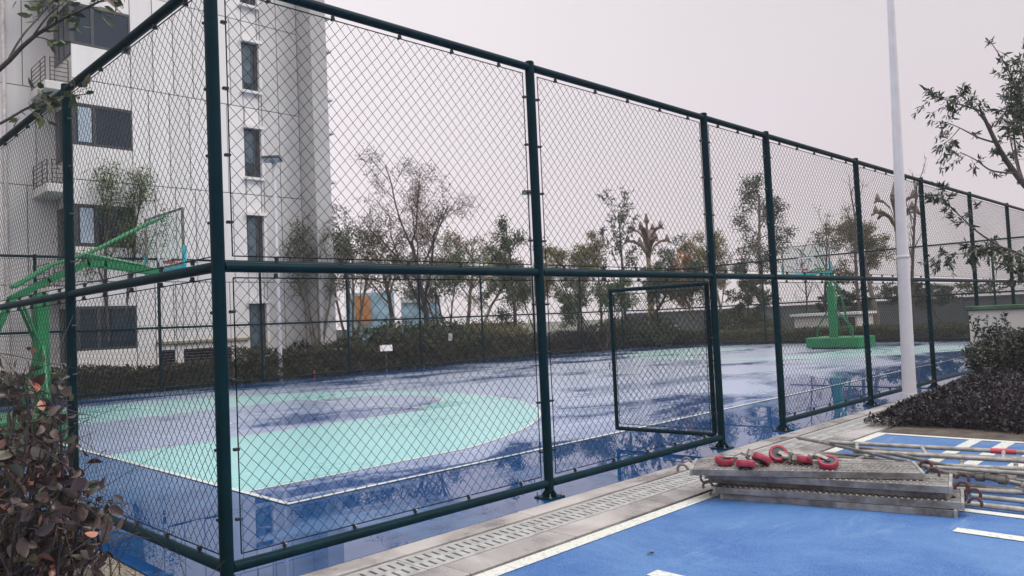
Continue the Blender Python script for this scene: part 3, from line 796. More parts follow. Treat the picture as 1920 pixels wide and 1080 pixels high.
def skeleton(rg, p):
    """branching skeleton in unit space -> polylines [(pts, r0, r1, level)], leaf anchors"""
    lines, anch = [], []
    def br(pos, d, ln, rad, lev):
        n = 5; pts = [pos]; dd = d/np.linalg.norm(d)
        for i in range(n):
            dd = dd+rg.normal(0, p['wob'], 3)+np.array([0, 0, p['up'][lev]]); dd /= np.linalg.norm(dd)
            pts.append(pts[-1]+dd*ln/n)
        pts = np.array(pts); lines.append((pts, rad, rad*p['taper'], lev))
        if lev == p['lev']:
            for q in np.linspace(.15, 1, p['per']):
                x = q*n; i = min(n-1, int(x)); anch.append((pts[i]+(pts[i+1]-pts[i])*(x-i), dd))
            return
        nk = p['kids'][lev]
        for j in range(nk):
            q = p['from'][lev]+(1-p['from'][lev])*(j+rg.uniform(.1, .9))/nk; x = q*n; i = min(n-1, int(x))
            b = pts[i]+(pts[i+1]-pts[i])*(x-i); t = pts[i+1]-pts[i]; t /= np.linalg.norm(t)
            az = rg.uniform(0, 2*math.pi) if lev else j*2.4+rg.uniform(-.5, .5)
            side = np.cross(t, [math.cos(az), math.sin(az), .3]); side /= np.linalg.norm(side)+1e-9
            an = p['ang'][lev]*(1+rg.normal(0, .18))
            br(b, t*math.cos(an)+side*math.sin(an), ln*p['len'][lev]*(1+rg.normal(0, .18))*(1-.35*q), rad*p['rat']*(1-.3*q), lev+1)
    ns = p.get('stems', 1)
    for s in range(ns):
        az = 2*math.pi*s/ns+rg.uniform(-.4, .4); lean = p.get('lean', .03) if ns == 1 else p.get('lean', .25)
        br(np.array([math.cos(az), math.sin(az), 0])*(.03 if ns > 1 else 0), np.array([math.cos(az)*lean, math.sin(az)*lean, 1.0]), 1.0, p['rad']*(1 if ns == 1 else .6), 0)
    return lines, anch

TYPES = {
 'vase': dict(lev=3, wob=.10, up=[.02, .05, .02, -.02], taper=.45, per=4, kids=[8, 7, 5], ang=[.50, .6, .75], len=[.95, .46, .42], rat=.42, rad=.017, leafn=7, sig=.10, **{'from': [.32, .3, .3]}),
 'round': dict(lev=3, wob=.12, up=[.02, .03, .0, -.02], taper=.4, per=4, kids=[9, 6, 5], ang=[.75, .8, .8], len=[.46, .5, .45], rat=.42, rad=.022, leafn=6, sig=.12, **{'from': [.50, .25, .2]}),
 'multi': dict(lev=3, wob=.11, up=[.03, .04, .0, -.02], taper=.4, per=4, kids=[6, 5, 4], ang=[.55, .65, .8], len=[.50, .5, .45], rat=.45, rad=.018, stems=4, leafn=4.2, sig=.12, **{'from': [.45, .3, .2]}),
 'column': dict(lev=2, wob=.08, up=[.02, .05, .02], taper=.35, per=5, kids=[20, 6], ang=[1.0, .8], len=[.26, .5], rat=.3, rad=.020, leafn=14, sig=.14, **{'from': [.30, .2]}),
 'tiered': dict(lev=2, wob=.08, up=[.02, .0, .0], taper=.35, per=5, kids=[15, 7], ang=[1.25, .8], len=[.30, .5], rat=.3, rad=.017, leafn=12, sig=.10, **{'from': [.36, .3]}),
 'thin': dict(lev=2, wob=.06, up=[.03, .10, .05], taper=.3, per=3, kids=[13, 4], ang=[.55, .6], len=[.28, .5], rat=.35, rad=.012, leafn=1.6, sig=.05, **{'from': [.30, .3]}),
}
def tree(name, label, typ, base, height, width, leafmat_, leaf, seed, bark='bark', dens=1.0, group='trees beyond the court', crown_z=None):
    rg = np.random.default_rng(seed); P = TYPES[typ]
    lines, anch = skeleton(rg, P)
    A = np.array([a for a, _ in anch]); D = np.array([d for _, d in anch])
    allp = np.concatenate([l[0] for l in lines])
    sz = height/np.percentile(A[:, 2], 99.5); sx = width/(np.percentile(A[:, 0], 97)-np.percentile(A[:, 0], 3)+1e-6)
    S = np.array([sx, sx, sz]); base = np.array(base, float)
    t = root(name, label, 'tree', base, group)
    m = MB(); rs = height
    for pts, r0, r1, lev in lines:
        if lev == P['lev'] and typ in ('round', 'multi', 'column', 'tiered') and rg.random() < .5: continue
        n = 7 if lev == 0 else (5 if lev == 1 else 3)
        m.tube(base+pts*S, np.linspace(max(.006, r0*rs), max(.004, r1*rs), len(pts)), n, cap=False)
    part('trunk', m, M[bark], t, True)
    n = P['leafn']*dens*1.3; leaf = leaf*.80
    cnt = rg.poisson(n, len(A)); idx = np.repeat(np.arange(len(A)), cnt)
    sg = P['sig']*height*.33
    pp = base+A[idx]*S+rg.normal(0, 1, (len(idx), 3))*np.array([sg, sg, sg*.7])*.55
    pp[:, 2] = np.maximum(pp[:, 2], .4)
    V, F = leaves(pp, D[idx]+np.array([0, 0, -.3]), leaf, rg)
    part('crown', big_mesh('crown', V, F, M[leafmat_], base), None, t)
    return t

# ------------------------------------------------------------------ trees and plants behind the court
def gnd(u, d):                        # ground point below image column u at distance d
    q = at_depth(u, 600, d); return (q[0], q[1], 0)
def hgt(u, v, d): return at_depth(u, v, d)[2]
def bt(label, typ, u, vtop, wpx, d, lm, leaf, seed, bark='bark', dens=1.0, name='tree'):
    h = hgt(u, vtop, d); w = wpx/FPX*d
    # trees outside the court: behind the far or the end fence
    return tree(name, label, typ, gnd(u, d), h, w, lm, leaf, seed, bark, dens)
bt('slim leafy tree in front of the dark bay windows, beside the left hoop', 'multi', 203, 305, 120, 24.3, 'leaf_green', .11, 21, 'bark', 1.1)
bt('sparse multi-stemmed tree against the end pier of the apartment block', 'multi', 596, 385, 105, 28.3, 'leaf_dark', .10, 22, 'bark_pale', .55)
bt('leafy tree just right of the apartment block', 'multi', 655, 385, 95, 32, 'leaf_dark', .12, 23, 'bark_pale', .6)
bt('olive bushy tree left of the wide bare-branched tree', 'round', 722, 420, 130, 36, 'leaf_olive', .13, 24, 'bark_pale', .6)
bt('wide vase-shaped tree with thin reddish leaves, tallest in the middle', 'vase', 795, 295, 215, 33, 'leaf_red', .105, 25, 'bark_dark', 1.0)
bt('low multi-stemmed green tree under the wide reddish tree', 'multi', 830, 460, 150, 35, 'leaf_green', .13, 26, 'bark', 1.0)
bt('yellow-green round tree behind the first front panel', 'round', 905, 475, 110, 44, 'leaf_olive', .16, 27, 'bark_pale', .7)
bt('dark narrow tree beside the far thin lamp post', 'tiered', 965, 410, 62, 37, 'leaf_dark', .15, 28, 'bark', .9)
bt('broad feathery tree right of the first front post', 'vase', 1082, 440, 120, 40, 'leaf_olive', .14, 29, 'bark', 1.1)
bt('tall thin tree with small scattered leaf tufts', 'thin', 1168, 350, 60, 42, 'leaf_dark', .22, 30, 'bark_dark', 4.0)
bt('thin sapling with few leaves right of the broad feathery tree', 'thin', 1128, 425, 40, 41, 'leaf_dark', .2, 31, 'bark_dark', 2.0)
bt('dense dark green tree at the foot of the bronze petal lamp', 'round', 1215, 455, 120, 43, 'leaf_dark', .17, 32, 'bark', 1.1)
bt('bright orange autumn tree behind the open gate', 'vase', 1305, 455, 62, 48, 'leaf_orange', .18, 33, 'bark_pale', 1.0)
bt('pale olive thin-leaved tree seen through the gateway', 'vase', 1362, 430, 70, 47, 'leaf_olive', .16, 34, 'bark_pale', .7)
bt('tall dark tiered tree behind the gateway post', 'tiered', 1432, 330, 105, 43, 'leaf_dark', .17, 35, 'bark_pale', 1.0)
bt('bare tall sapling above the far hoop', 'thin', 1547, 385, 50, 45, 'leaf_red', .14, 36, 'bark_dark', .6)
bt('bare forked sapling left of the far hoop', 'thin', 1508, 440, 60, 44, 'leaf_red', .14, 37, 'bark_dark', .5)
bt('round-topped olive tree left of the white pole', 'round', 1645, 388, 85, 42, 'leaf_olive', .17, 38, 'bark_pale', 1.0)
bt('bare upright tree beside the fourth front post', 'thin', 1612, 315, 60, 40, 'leaf_red', .12, 39, 'bark', .4)
bt('very tall bare sapling just right of the white pole', 'thin', 1712, 290, 45, 40, 'leaf_red', .12, 40, 'bark', .3)
bt('rounded dark shrub tree behind the end fence on the right', 'round', 1765, 530, 110, 44, 'leaf_dark', .2, 41, 'bark', 1.0)
bt('dark conifer-like tree behind the pale hut', 'tiered', 1582, 545, 70, 46, 'leaf_dark', .2, 42, 'bark', 1.0)
bt('small grey-green tree between the tall saplings', 'multi', 1010, 490, 70, 45, 'leaf_olive', .15, 43, 'bark', .8)
bt('small leafy tree low behind the gate panel', 'multi', 1130, 520, 110, 38, 'leaf_green', .14, 44, 'bark', .9)
bt('dark small tree seen through the gateway opening', 'tiered', 1405, 500, 50, 41, 'leaf_dark', .16, 45, 'bark', .9)
bt('hazy olive tree far behind the middle of the court', 'round', 870, 440, 140, 52, 'leaf_olive', .2, 46, 'bark_pale', .6)

def hedge(name, label, x0, x1, y0, y1, h, lm, leaf, dens, seed, cat='hedge', wav=.12, z0=0.0, lump=.9, slope=0.0):
    rg = np.random.default_rng(seed)
    base = np.array([(x0+x1)/2, (y0+y1)/2, z0])
    t = root(name, label, cat, base)
    ph = rg.uniform(0, 6, 8)
    def H(x, y):
        ed = np.minimum(np.minimum(x-x0, x1-x), np.minimum(y-y0, y1-y))
        sh = 1.0 if slope == 0 else .22+.78*np.sin(np.clip(ed/slope, 0, 1)*math.pi/2)
        return sh*h*(1+wav*(np.sin(x*lump*1.9+ph[0])*.5+np.sin(y*lump*2.6+ph[1]+x*.7)*.4+np.sin(x*lump*5.1+y*3+ph[2])*.3+np.sin(x*lump*11+y*9+ph[3])*.18))
    nx, ny = max(3, int((x1-x0)/.25)), max(3, int((y1-y0)/.25))
    X, Y = np.meshgrid(np.linspace(x0+.08, x1-.08, nx), np.linspace(y0+.08, y1-.08, ny), indexing='ij')
    Z = z0+H(X, Y)*.80
    edge = np.minimum(np.minimum(X-x0, x1-X), np.minimum(Y-y0, y1-Y)); Z = np.where(edge < .09, z0-.03, Z)
    m = MB(); F = [(i*ny+j, (i+1)*ny+j, (i+1)*ny+j+1, i*ny+j+1) for i in range(nx-1) for j in range(ny-1)]
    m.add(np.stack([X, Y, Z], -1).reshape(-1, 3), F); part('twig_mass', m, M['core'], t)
    a_top, a_side = (x1-x0)*(y1-y0), 2*h*((x1-x0)+(y1-y0))*(1.0 if slope == 0 else .3)
    n = int(dens*(a_top+a_side)); nt_ = int(n*a_top/(a_top+a_side)); ns_ = n-nt_
    px = rg.uniform(x0, x1, nt_); py = rg.uniform(y0, y1, nt_); pz = z0+H(px, py)*(1-rg.beta(1, 4, nt_)*.45)
    per = rg.uniform(0, 2*((x1-x0)+(y1-y0)), ns_); wx, wy = x1-x0, y1-y0
    sx = np.where(per < wx, x0+per, np.where(per < wx+wy, x1, np.where(per < 2*wx+wy, x1-(per-wx-wy), x0)))
    sy = np.where(per < wx, y0, np.where(per < wx+wy, y0+per-wx, np.where(per < 2*wx+wy, y1, y1-(per-2*wx-wy))))
    sz = z0+H(sx, sy)*rg.uniform(.03, 1, ns_)
    bul = .10*np.sin(sz*7+sx*4+sy*3)+rg.normal(0, .04, ns_)
    cx, cy = (x0+x1)/2, (y0+y1)/2
    sx = sx+np.sign(sx-cx)*bul*(np.abs(sx-cx) > wx/2-.01); sy = sy+np.sign(sy-cy)*bul*(np.abs(sy-cy) > wy/2-.01)
    P_ = np.concatenate([np.stack([px, py, pz], 1), np.stack([sx, sy, sz], 1)])
    D_ = np.concatenate([np.tile([0, 0, .6], (nt_, 1)), np.stack([np.sign(sx-cx)*.2, np.sign(sy-cy)*.4, np.full(ns_, .3)], 1)])
    V, F = leaves(P_, D_, leaf, rg, asp=.5)
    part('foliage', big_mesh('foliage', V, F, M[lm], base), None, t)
    return t
hedge('hedge', 'dark clipped hedge below the dark bay windows, behind the far fence', -2, 9.6, 19.25, 20.5, .74, 'leaf_hedge', .09, 460, 51, wav=.2)
hedge('hedge', 'long dark hedge behind the middle of the far fence', 9.7, 24.0, 19.25, 20.4, .97, 'leaf_hedge', .10, 460, 52, wav=.2)
hedge('hedge', 'purplish hedge behind the far corner of the court', 24.1, 34.0, 19.25, 20.6, .87, 'leaf_purple', .10, 460, 53, wav=.2)
hedge('hedge', 'low olive hedge behind the end fence', L+.5, L+2.6, .5, 18.8, .62, 'leaf_turf', .10, 420, 54)
def clump(label, c, rad, lm, leaf, n, seed, cat='shrub'):
    rg = np.random.default_rng(seed); c = np.array(c, float); rad = np.array(rad, float)
    base = np.array([c[0], c[1], 0.0]); t = root('shrub', label, cat, base)
    u = rg.normal(0, 1, (n, 3)); u /= np.linalg.norm(u, axis=1)[:, None]
    lob = 1+.16*np.sin(u[:, 0]*5+seed)*np.sin(u[:, 1]*6+1)+.12*np.sin(u[:, 2]*7+u[:, 0]*4)
    P_ = c+u*rad*(lob*rg.uniform(.72, 1.03, n))[:, None]; P_[:, 2] = np.maximum(P_[:, 2], .03)
    V, F = leaves(P_, u*.5, leaf, rg, asp=.5); part('foliage', big_mesh('foliage', V, F, M[lm], base), None, t)
    m = MB()
    for i in range(7):
        a = i*.9; m.tube([base, base+np.array([math.cos(a)*rad[0]*.25, math.sin(a)*rad[1]*.25, c[2]*.8]), c+np.array([math.cos(a)*rad[0]*.6, math.sin(a)*rad[1]*.6, rad[2]*.4])], [.03, .02, .008], 5)
    part('stem', m, M['bark_dark'], t)
    bm = bmesh.new(); bmesh.ops.create_icosphere(bm, subdivisions=2, radius=1)
    V = np.array([v.co[:] for v in bm.verts])*rad*.66+c; V[:, 2] = np.maximum(V[:, 2], .0); F = [tuple(v.index for v in f.verts) for f in bm.faces]; bm.free()
    m = MB(); m.add(V, F); part('twig_mass', m, M['core'], t)
for lab, u, d, w, h, lm, sd in (
        ('round dark shrub at the foot of the apartment block', 548, 28.6, .8, 1.15, 'leaf_shrub', 61),
        ('dark shrub between the pale tree trunk and the far fence post', 625, 30.5, 1.2, 1.2, 'leaf_shrub', 62),
        ('domed dark green shrub behind the small white sign', 730, 31.5, 1.7, 1.75, 'leaf_dark', 63),
        ('second domed dark shrub right of the white sign', 812, 33.5, 1.9, 1.8, 'leaf_dark', 64),
        ('broad low shrub behind the hedge near the first front post', 905, 37, 2.6, 1.6, 'leaf_olive', 65),
        ('greyish shrub mass behind the gate leaf', 1180, 42, 2.8, 1.5, 'leaf_dark', 66),
        ('rounded dark shrub seen through the gateway', 1385, 42, 2.0, 1.6, 'leaf_dark', 67)):
    q = gnd(u, d); clump(lab, (q[0], q[1], h*.5), (w, w, h*.52), lm, .13, int(2600*w), sd)

# flood-light poles behind the far fence
def lamp_post(label, x, y, h, r, face):
    t = root('lamp_post', label, 'lamp post', (x, y, 0))
    m = MB(); m.tube([(x, y, 0), (x, y, h)], [r, r*.7], 12); part('pole', m, M['white_paint'], t, True)
    m = MB(); m.tube([(x, y, h-.06), (x-.28, y-.28, h+.02)], .025, 8); part('bracket', m, M['frame_dark'], t)
    R_ = np.array(Euler((math.radians(-14), 0, math.radians(-45)+face)).to_matrix())
    m = MB(); m.cbox((x-.12, y-.12, h+.10), (.62, .42, .09), .02, R=R_); hd = part('lamp_head', m, M['frame_dark'], t)
    m = MB(); m.cbox(np.array([x-.12, y-.12, h+.10])+R_ @ np.array([0, 0, -.05]), (.54, .34, .02), .004, R=R_); part('lens', m, M['glass_pale'], hd)
lamp_post('white flood-light pole in front of the apartment block', 10.9, 19.42, 7.4, .085, 0)
lamp_post('distant thin flood-light pole beside the first front post', 25.5, 21.3, 7.8, .085, 0)

# petal-topped lamp columns
def petal_lamp(label, u, d, vtop):
    b = np.array(gnd(u, d)); h = hgt(u, vtop, d); t = root('petal_lamp', label, 'street lamp', b, 'petal lamps beyond the fence')
    hc = h-2.6
    m = MB(); m.tube([b, b+[0, 0, hc]], [.24, .12], 12); part('column', m, M['ochre'], t, True)
    rv, bk = C_R*1.0, C_F
    for i in range(8):
        a = i*math.pi/4+.2; dx = np.array([math.cos(a), math.sin(a), 0]); up = np.array([0, 0, 1.0])
        out = i % 2
        c0 = b+[0, 0, hc-.35]
        pf = [(.05, 0, .10), (.14, .55, .09), (.42, 1.02, .13), (.86, 1.28, .17), (1.22, 1.30, .13), (1.48, 1.16, .06)] if out else [(.05, .3, .10), (.10, .95, .09), (.28, 1.55, .13), (.58, 1.92, .18), (.86, 2.02, .14), (1.05, 1.92, .06)]
        pth = [c0+dx*r_+up*z_ for r_, z_, _ in pf]; wd = [q[2] for q in pf]; sd = np.cross(dx, up); V = []; th = .045
        for q, w in zip(pth, wd): V += [q+sd*w-up*th+up*w*.35, q-up*th, q-sd*w-up*th+up*w*.35, q-sd*w*.9+up*th+up*w*.35, q+up*th, q+sd*w*.9+up*th+up*w*.35]
        F = []
        for j in range(5):
            for s in range(6): F.append((j*6+s, j*6+(s+1) % 6, (j+1)*6+(s+1) % 6, (j+1)*6+s))
        F += [(5, 4, 3, 2, 1, 0), (30, 31, 32, 33, 34, 35)]
        m = MB(); m.add(V, F); part('petal', m, M['brass'], t, True)
        e_ = pth[4]; m = MB(); m.lathe([(.07, 0), (.15, .12), (.03, .40)], 8, c=e_); part('lamp_bud', m, M['brass'], t)
    m = MB(); m.lathe([(.05, -.4), (.07, 2.0), (.16, 2.15), (.03, 2.6)], 10, c=b+[0, 0, hc]); part('finial', m, M['brass'], t)
petal_lamp('bronze petal-topped lamp column behind the middle of the far fence', 1222, 45, 398)
petal_lamp('bronze petal-topped lamp column half hidden by the white pole', 1694, 41, 338)

# things seen through the far planting
q = np.array(gnd(695, 52)); t = root('mural_wall', 'pale blue painted hoarding with an orange patch, far behind the trees', 'hoarding', q)
def cam_box(m, c, w, dpt, z0, z1):
    rz = YAW-math.pi/2; m.box((c[0], c[1], (z0+z1)/2), (w, dpt, z1-z0), rz)
m = MB(); cam_box(m, q, 3.2, .25, 0, 4.0); part('board', m, M['mural_blue'], t)
q2 = np.array(gnd(681, 51.7)); m = MB(); cam_box(m, q2, 1.0, .06, 1.9, 3.8); part('orange_patch', m, M['mural_orange'], t)
q = np.array(gnd(790, 52)); m = MB(); cam_box(m, q, 2.6, .25, 0, 3.6); t = root('mural_wall', 'second pale blue hoarding behind the wide reddish tree', 'hoarding', q); part('board', m, M['mural_blue'], t)
m = MB(); cam_box(m, q+np.array([.2, .2, 0])*0-C_F*.2, 2.62, .1, 3.2, 3.45); part('coping', m, M['sign_white'], t)

# long boundary wall in the distance
t = root('boundary_wall', 'long dark grey-green boundary wall beyond the end fence', 'wall', (50, 12, 0))
m = MB(); m.span((50, -6, -.04), (50.3, 34, 1.75)); part('wall_body', m, M['wall_far'], t)
m = MB(); m.span((49.92, -6, 1.751), (50.38, 34, 1.87)); part('coping', m, M['louver'], t)
for i in range(14):
    m = MB(); m.span((49.93, -5.5+i*2.9, -.04), (49.998, -5.2+i*2.9, 1.75)); part('pilaster', m, M['wall_far'], t)
t = root('boundary_wall', 'grey distant wall behind the trees left of the gate', 'wall', (25, 47, 0))
m = MB(); m.span((8, 47, -.04), (50, 47.3, 1.5)); part('wall_body', m, M['wall_far'], t)
m = MB(); m.span((8, 46.95, 1.501), (50, 47.35, 1.6)); part('coping', m, M['louver'], t)

# pale utility hut with louvered doors
t = root('utility_hut', 'low pale utility hut with dark louvered door behind the far hoop', 'hut', (36.6, 11.2, 0))
m = MB(); m.span((35.6, 9.75, -.04), (37.6, 12.85, 1.22)); part('wall', m, M['render_white'], t)
m = MB(); m.span((35.45, 9.6, 1.221), (37.75, 13.0, 1.34)); part('roof', m, M['panel'], t)
m = MB(); m.span((35.57, 9.85, .12), (35.598, 11.05, 1.10)); dv = part('louvered_door', m, M['void_shade'], t)
me_ = MB(); me_.box((0, 0, 0), (.03, 1.2, .05), R=np.array(Matrix.Rotation(math.radians(35), 3, 'Y'))); mm = me_.mesh('slat', M['louver'])
for i in range(11): inst('slat', mm, dv, (35.55, 10.45, .17+i*.088))

# small signs
t = root('plant_sign', 'small tilted white sign on a thin post in the far hedge', 'sign', (15.1, 19.18, 0))
m = MB(); m.tube([(15.1, 19.18, 0), (15.1, 19.18, .78)], .014, 6); part('post', m, M['galv_pale'], t)
m = MB(); m.cbox((15.1, 19.16, .84), (.46, .30, .02), .004, R=np.array(Euler((math.radians(48), 0, math.radians(-30))).to_matrix())); part('plate', m, M['sign_white'], t)
t = root('tree_tag', 'little white marker hanging among the dark shrubs', 'sign', gnd(843, 32.0))
q = np.array(gnd(843, 32.0)); m = MB(); m.tube([q, q+[0, 0, .95]], .012, 5); part('post', m, M['bark_dark'], t)
m = MB(); cam_box(m, q, .16, .02, .95, 1.25); part('plate', m, M['sign_white'], t)
q = np.array(gnd(1264, 44)); t = root('round_sign', 'round white and pink sign behind the gate leaf', 'sign', q)
R_ = np.array(Euler((math.pi/2, 0, YAW-math.pi/2)).to_matrix())
m = MB(); m.tube([q, q+[0, 0, .5]], .04, 6); part('post', m, M['galv'], t)
m = MB(); m.lathe([(.30, -.03), (.30, .03)], 20, R=R_, c=q+[0, 0, .75]); dsc = part('disc', m, M['sign_white'], t)
m = MB(); m.lathe([(.17, -.04), (.17, .04)], 16, R=R_, c=q+[0, 0, .68]); part('emblem', m, M['sign_red'], dsc)
q = np.array([13.0, 19.1, 0]); t = root('red_stake', 'small red marker stake at the hedge foot behind the far fence', 'marker', (12.0, 19.1, 0))
m = MB(); m.cbox((12.0, 19.1, .12), (.06, .04, .24), .01); part('stake', m, M['sign_red'], t)

# ------------------------------------------------------------------ right side: pole, planter wall, hedge, shrub, tree
t = root('metal_pole', 'tall tapering white metal pole in front of the fence', 'pole', (11.25, -.40, 0))
m = MB(); m.tube([(11.25, -.40, 0), (11.25+.13, -.40-.13, 9.5)], [.106, .034], 20); part('shaft', m, M['white_paint'], t, True)
m = MB(); m.lathe([(.20, 0), (.20, .02), (.125, .03), (.12, .16)], 16, c=(11.25, -.40, 0)); part('base_flange', m, M['white_paint'], t)
m = MB(); m.lathe([(.098, 0), (.101, .01), (.101, .03), (.097, .04)], 20, c=(11.25+.032, -.40-.032, 2.35)); part('joint_ring', m, M['white_paint'], t, True)
t = root('planter_wall', 'pale planter wall with mossy green coping behind the right shrub', 'wall', (14.1, -2.4, 0))
m = MB(); m.span((14.0, -6, -.04), (14.25, -.62, 1.42)); part('wall_body', m, M['render_white'], t)
m = MB(); m.cbox((14.12, -3.3, 1.462), (.36, 5.44, .08), .012); part('coping', m, M['moss_green'], t)

hedge('hedge', 'low purple-leaved hedge in front of the fence on the right', 8.70, 13.6, -7.2, -.80, .44, 'leaf_purple', .055, 2600, 71, wav=.13, lump=1.2, slope=.75)
hedge('hedge', 'dark green upright shrub hedge against the pale planter wall', 12.2, 13.75, -5.2, -1.05, 1.02, 'leaf_shrub', .075, 900, 72, wav=.22, lump=1.3)
# shoots standing out of that shrub
rg = np.random.default_rng(5)
t = root('upright_shrub', 'leafy upright shoots rising from the right shrub hedge', 'shrub', (12.6, -1.4, 0))
m = MB(); PV = []; DV = []
for i in range(16):
    b = np.array([rg.uniform(12.25, 13.4), rg.uniform(-3.2, -1.0), .9]); hh = rg.uniform(.3, .62); l_ = np.array([rg.normal(0, .08), rg.normal(0, .08), hh])
    m.tube([b, b+l_*.5+rg.normal(0, .01, 3), b+l_], [.008, .006, .003], 4)
    for q in np.linspace(.1, 1, 22): PV.append(b+l_*q); DV.append(np.array([rg.normal(), rg.normal(), .5])*.8)
part('stem', m, M['bark_dark'], t)
V, F = leaves(np.array(PV), np.array(DV), .085, rg, asp=.45, jitter=.3); part('foliage', big_mesh('foliage', V, F, M['leaf_shrub'], wloc(t)), None, t)

def leafy_tree(name, label, base, paths, lm, leaf, seed, bark, twig, nleaf, droop, cat='tree', asp=.34, trunk=None):
    """paths: list of (points, r0, r1, leafiness)"""
    rg = np.random.default_rng(seed); base = np.array(base, float)
    t = root(name, label, cat, base); m = MB(); PV = []; DV = []
    if trunk is not None: m.tube(trunk[0], trunk[1], 10)
    for pts, r0, r1, lf in paths:
        pts = np.array(pts); n = 14
        s = np.linspace(0, len(pts)-1, n); ii = np.minimum(s.astype(int), len(pts)-2); fr = (s-ii)[:, None]
        p0 = pts[np.maximum(ii-1, 0)]; p1 = pts[ii]; p2 = pts[ii+1]; p3 = pts[np.minimum(ii+2, len(pts)-1)]
        cr_ = .5*((2*p1)+(-p0+p2)*fr+(2*p0-5*p1+4*p2-p3)*fr**2+(-p0+3*p1-3*p2+p3)*fr**3)
        m.tube(cr_, np.linspace(r0, r1, n), 7)
        ln = np.linalg.norm(np.diff(cr_, axis=0), axis=1).sum()
        for _ in range(int(lf*ln)):
            q = rg.uniform(.25, 1)**.7*(n-1); i = min(n-2, int(q)); b = cr_[i]+(cr_[i+1]-cr_[i])*(q-i)
            d = cr_[i+1]-cr_[i]; d /= np.linalg.norm(d)+1e-9
            d = d*.6+rg.normal(0, .6, 3); d /= np.linalg.norm(d); tl = twig*rg.uniform(.4, 1.2)
            e_ = b+d*tl+np.array([0, 0, -droop*tl*.4]); md = (b+e_)/2+np.array([0, 0, .06*tl])
            m.tube([b, md, e_], [r1*.7, r1*.5, .0015], 4)
            for j in range(nleaf):
                q2 = rg.uniform(.3, 1.05); pp = b+(e_-b)*q2+rg.normal(0, .012, 3)
                PV.append(pp); DV.append(d*.7+np.array([0, 0, -droop]))
    part('trunk', m, M[bark], t, True)
    PV, DV = np.array(PV), np.array(DV); n = len(PV)
    # longer leaf blades: 6 vertices
    d = DV+rg.normal(0, .5, (n, 3)); d /= np.linalg.norm(d, axis=1)[:, None]
    u = np.cross(d, rg.normal(0, 1, (n, 3))); u /= np.linalg.norm(u, axis=1)[:, None]; w = np.cross(d, u)
    s = (leaf*rg.uniform(.6, 1.25, n))[:, None]
    V = np.stack([PV, PV+d*s*.3+u*s*asp*.5+w*s*.05, PV+d*s*.68+u*s*asp*.36+w*s*.03, PV+d*s-w*s*.07, PV+d*s*.68-u*s*asp*.36+w*s*.03, PV+d*s*.3-u*s*asp*.5+w*s*.05, PV+d*s*.5-w*s*.02], 1).reshape(-1, 3)
    i = np.arange(n)*7
    F = np.concatenate([np.stack([i+a, i+b, i+6], 1) for a, b in ((0, 1), (1, 2), (2, 3), (3, 4), (4, 5), (5, 0))])
    part('crown', big_mesh('crown', V, F, M[lm], base), None, t)
    return t
def PX(lst, d):
    out = []
    for i, q in enumerate(lst):
        dd = q[2] if len(q) > 2 else d
        out.append(at_depth(q[0], q[1], dd))
    return out
D0 = 8.6
trunk_b = at_depth(2120, 900, 8.3); trunk_b[2] = 0.0
tk = [trunk_b, at_depth(2085, 560, 8.4), at_depth(2020, 420, 8.4), at_depth(1950, 370, 8.5)]
paths = [
 ([tk[3], *PX([(1920, 345), (1880, 290), (1850, 230), (1838, 205)], 8.5)], .040, .013, 5),
 (PX([(1838, 208), (1800, 196), (1770, 186), (1742, 180)], 8.4), .010, .002, 16),
 (PX([(1850, 232, 8.5), (1820, 195, 8.3), (1795, 175, 8.2)], 8.4), .009, .003, 26),
 (PX([(1868, 268, 8.5), (1835, 258, 8.6), (1800, 240, 8.7), (1772, 228, 8.8)], 8.6), .012, .003, 12),
 (PX([(1800, 240, 8.6), (1780, 262, 8.5), (1768, 270, 8.4)], 8.6), .006, .002, 20),
 (PX([(1905, 325, 8.5), (1860, 320, 8.3), (1830, 300, 8.2), (1800, 285, 8.1)], 8.3), .012, .003, 7),
 (PX([(1990, 520, 8.4), (1920, 480, 8.2), (1870, 462, 8.0), (1835, 470, 7.9)], 8.1), .018, .004, 26),
 (PX([(1900, 475, 8.1), (1840, 440, 8.0), (1790, 395, 8.0), (1758, 362, 8.0)], 8.0), .011, .003, 16),
 (PX([(1850, 465, 8.0), (1810, 475, 7.9), (1762, 478, 7.8)], 7.9), .008, .002, 20),
 (PX([(1960, 400, 8.4), (1915, 330, 8.9), (1900, 230, 9.2), (1912, 150, 9.3)], 9), .020, .004, 22),
 (PX([(1990, 300, 8.6), (1930, 220, 8.7), (1890, 130, 8.8), (1855, 75, 8.8)], 8.8), .016, .003, 9),
 (PX([(1980, 380, 8.6), (1935, 300, 8.8), (1908, 200, 8.9), (1920, 100, 8.9)], 8.8), .018, .004, 18),
 (PX([(2010, 450, 8.4), (1950, 300, 8.2), (1940, 220, 8.1), (1925, 175, 8.0)], 8.2), .018, .004, 26),
 (PX([(1912, 330, 8.6), (1895, 265, 8.8), (1888, 205, 8.8)], 8.8), .010, .003, 16),
 (PX([(2020, 560, 8.4), (1950, 530, 8.1), (1900, 510, 8.0)], 8.0), .014, .004, 26),
]
leafy_tree('tree', 'tree with twisting branches and drooping leaves entering from the right edge', trunk_b, paths, 'leaf_tree', .070, 81, 'bark', .22, 14, .55, asp=.28, trunk=(tk, [.09, .075, .055, .042]))

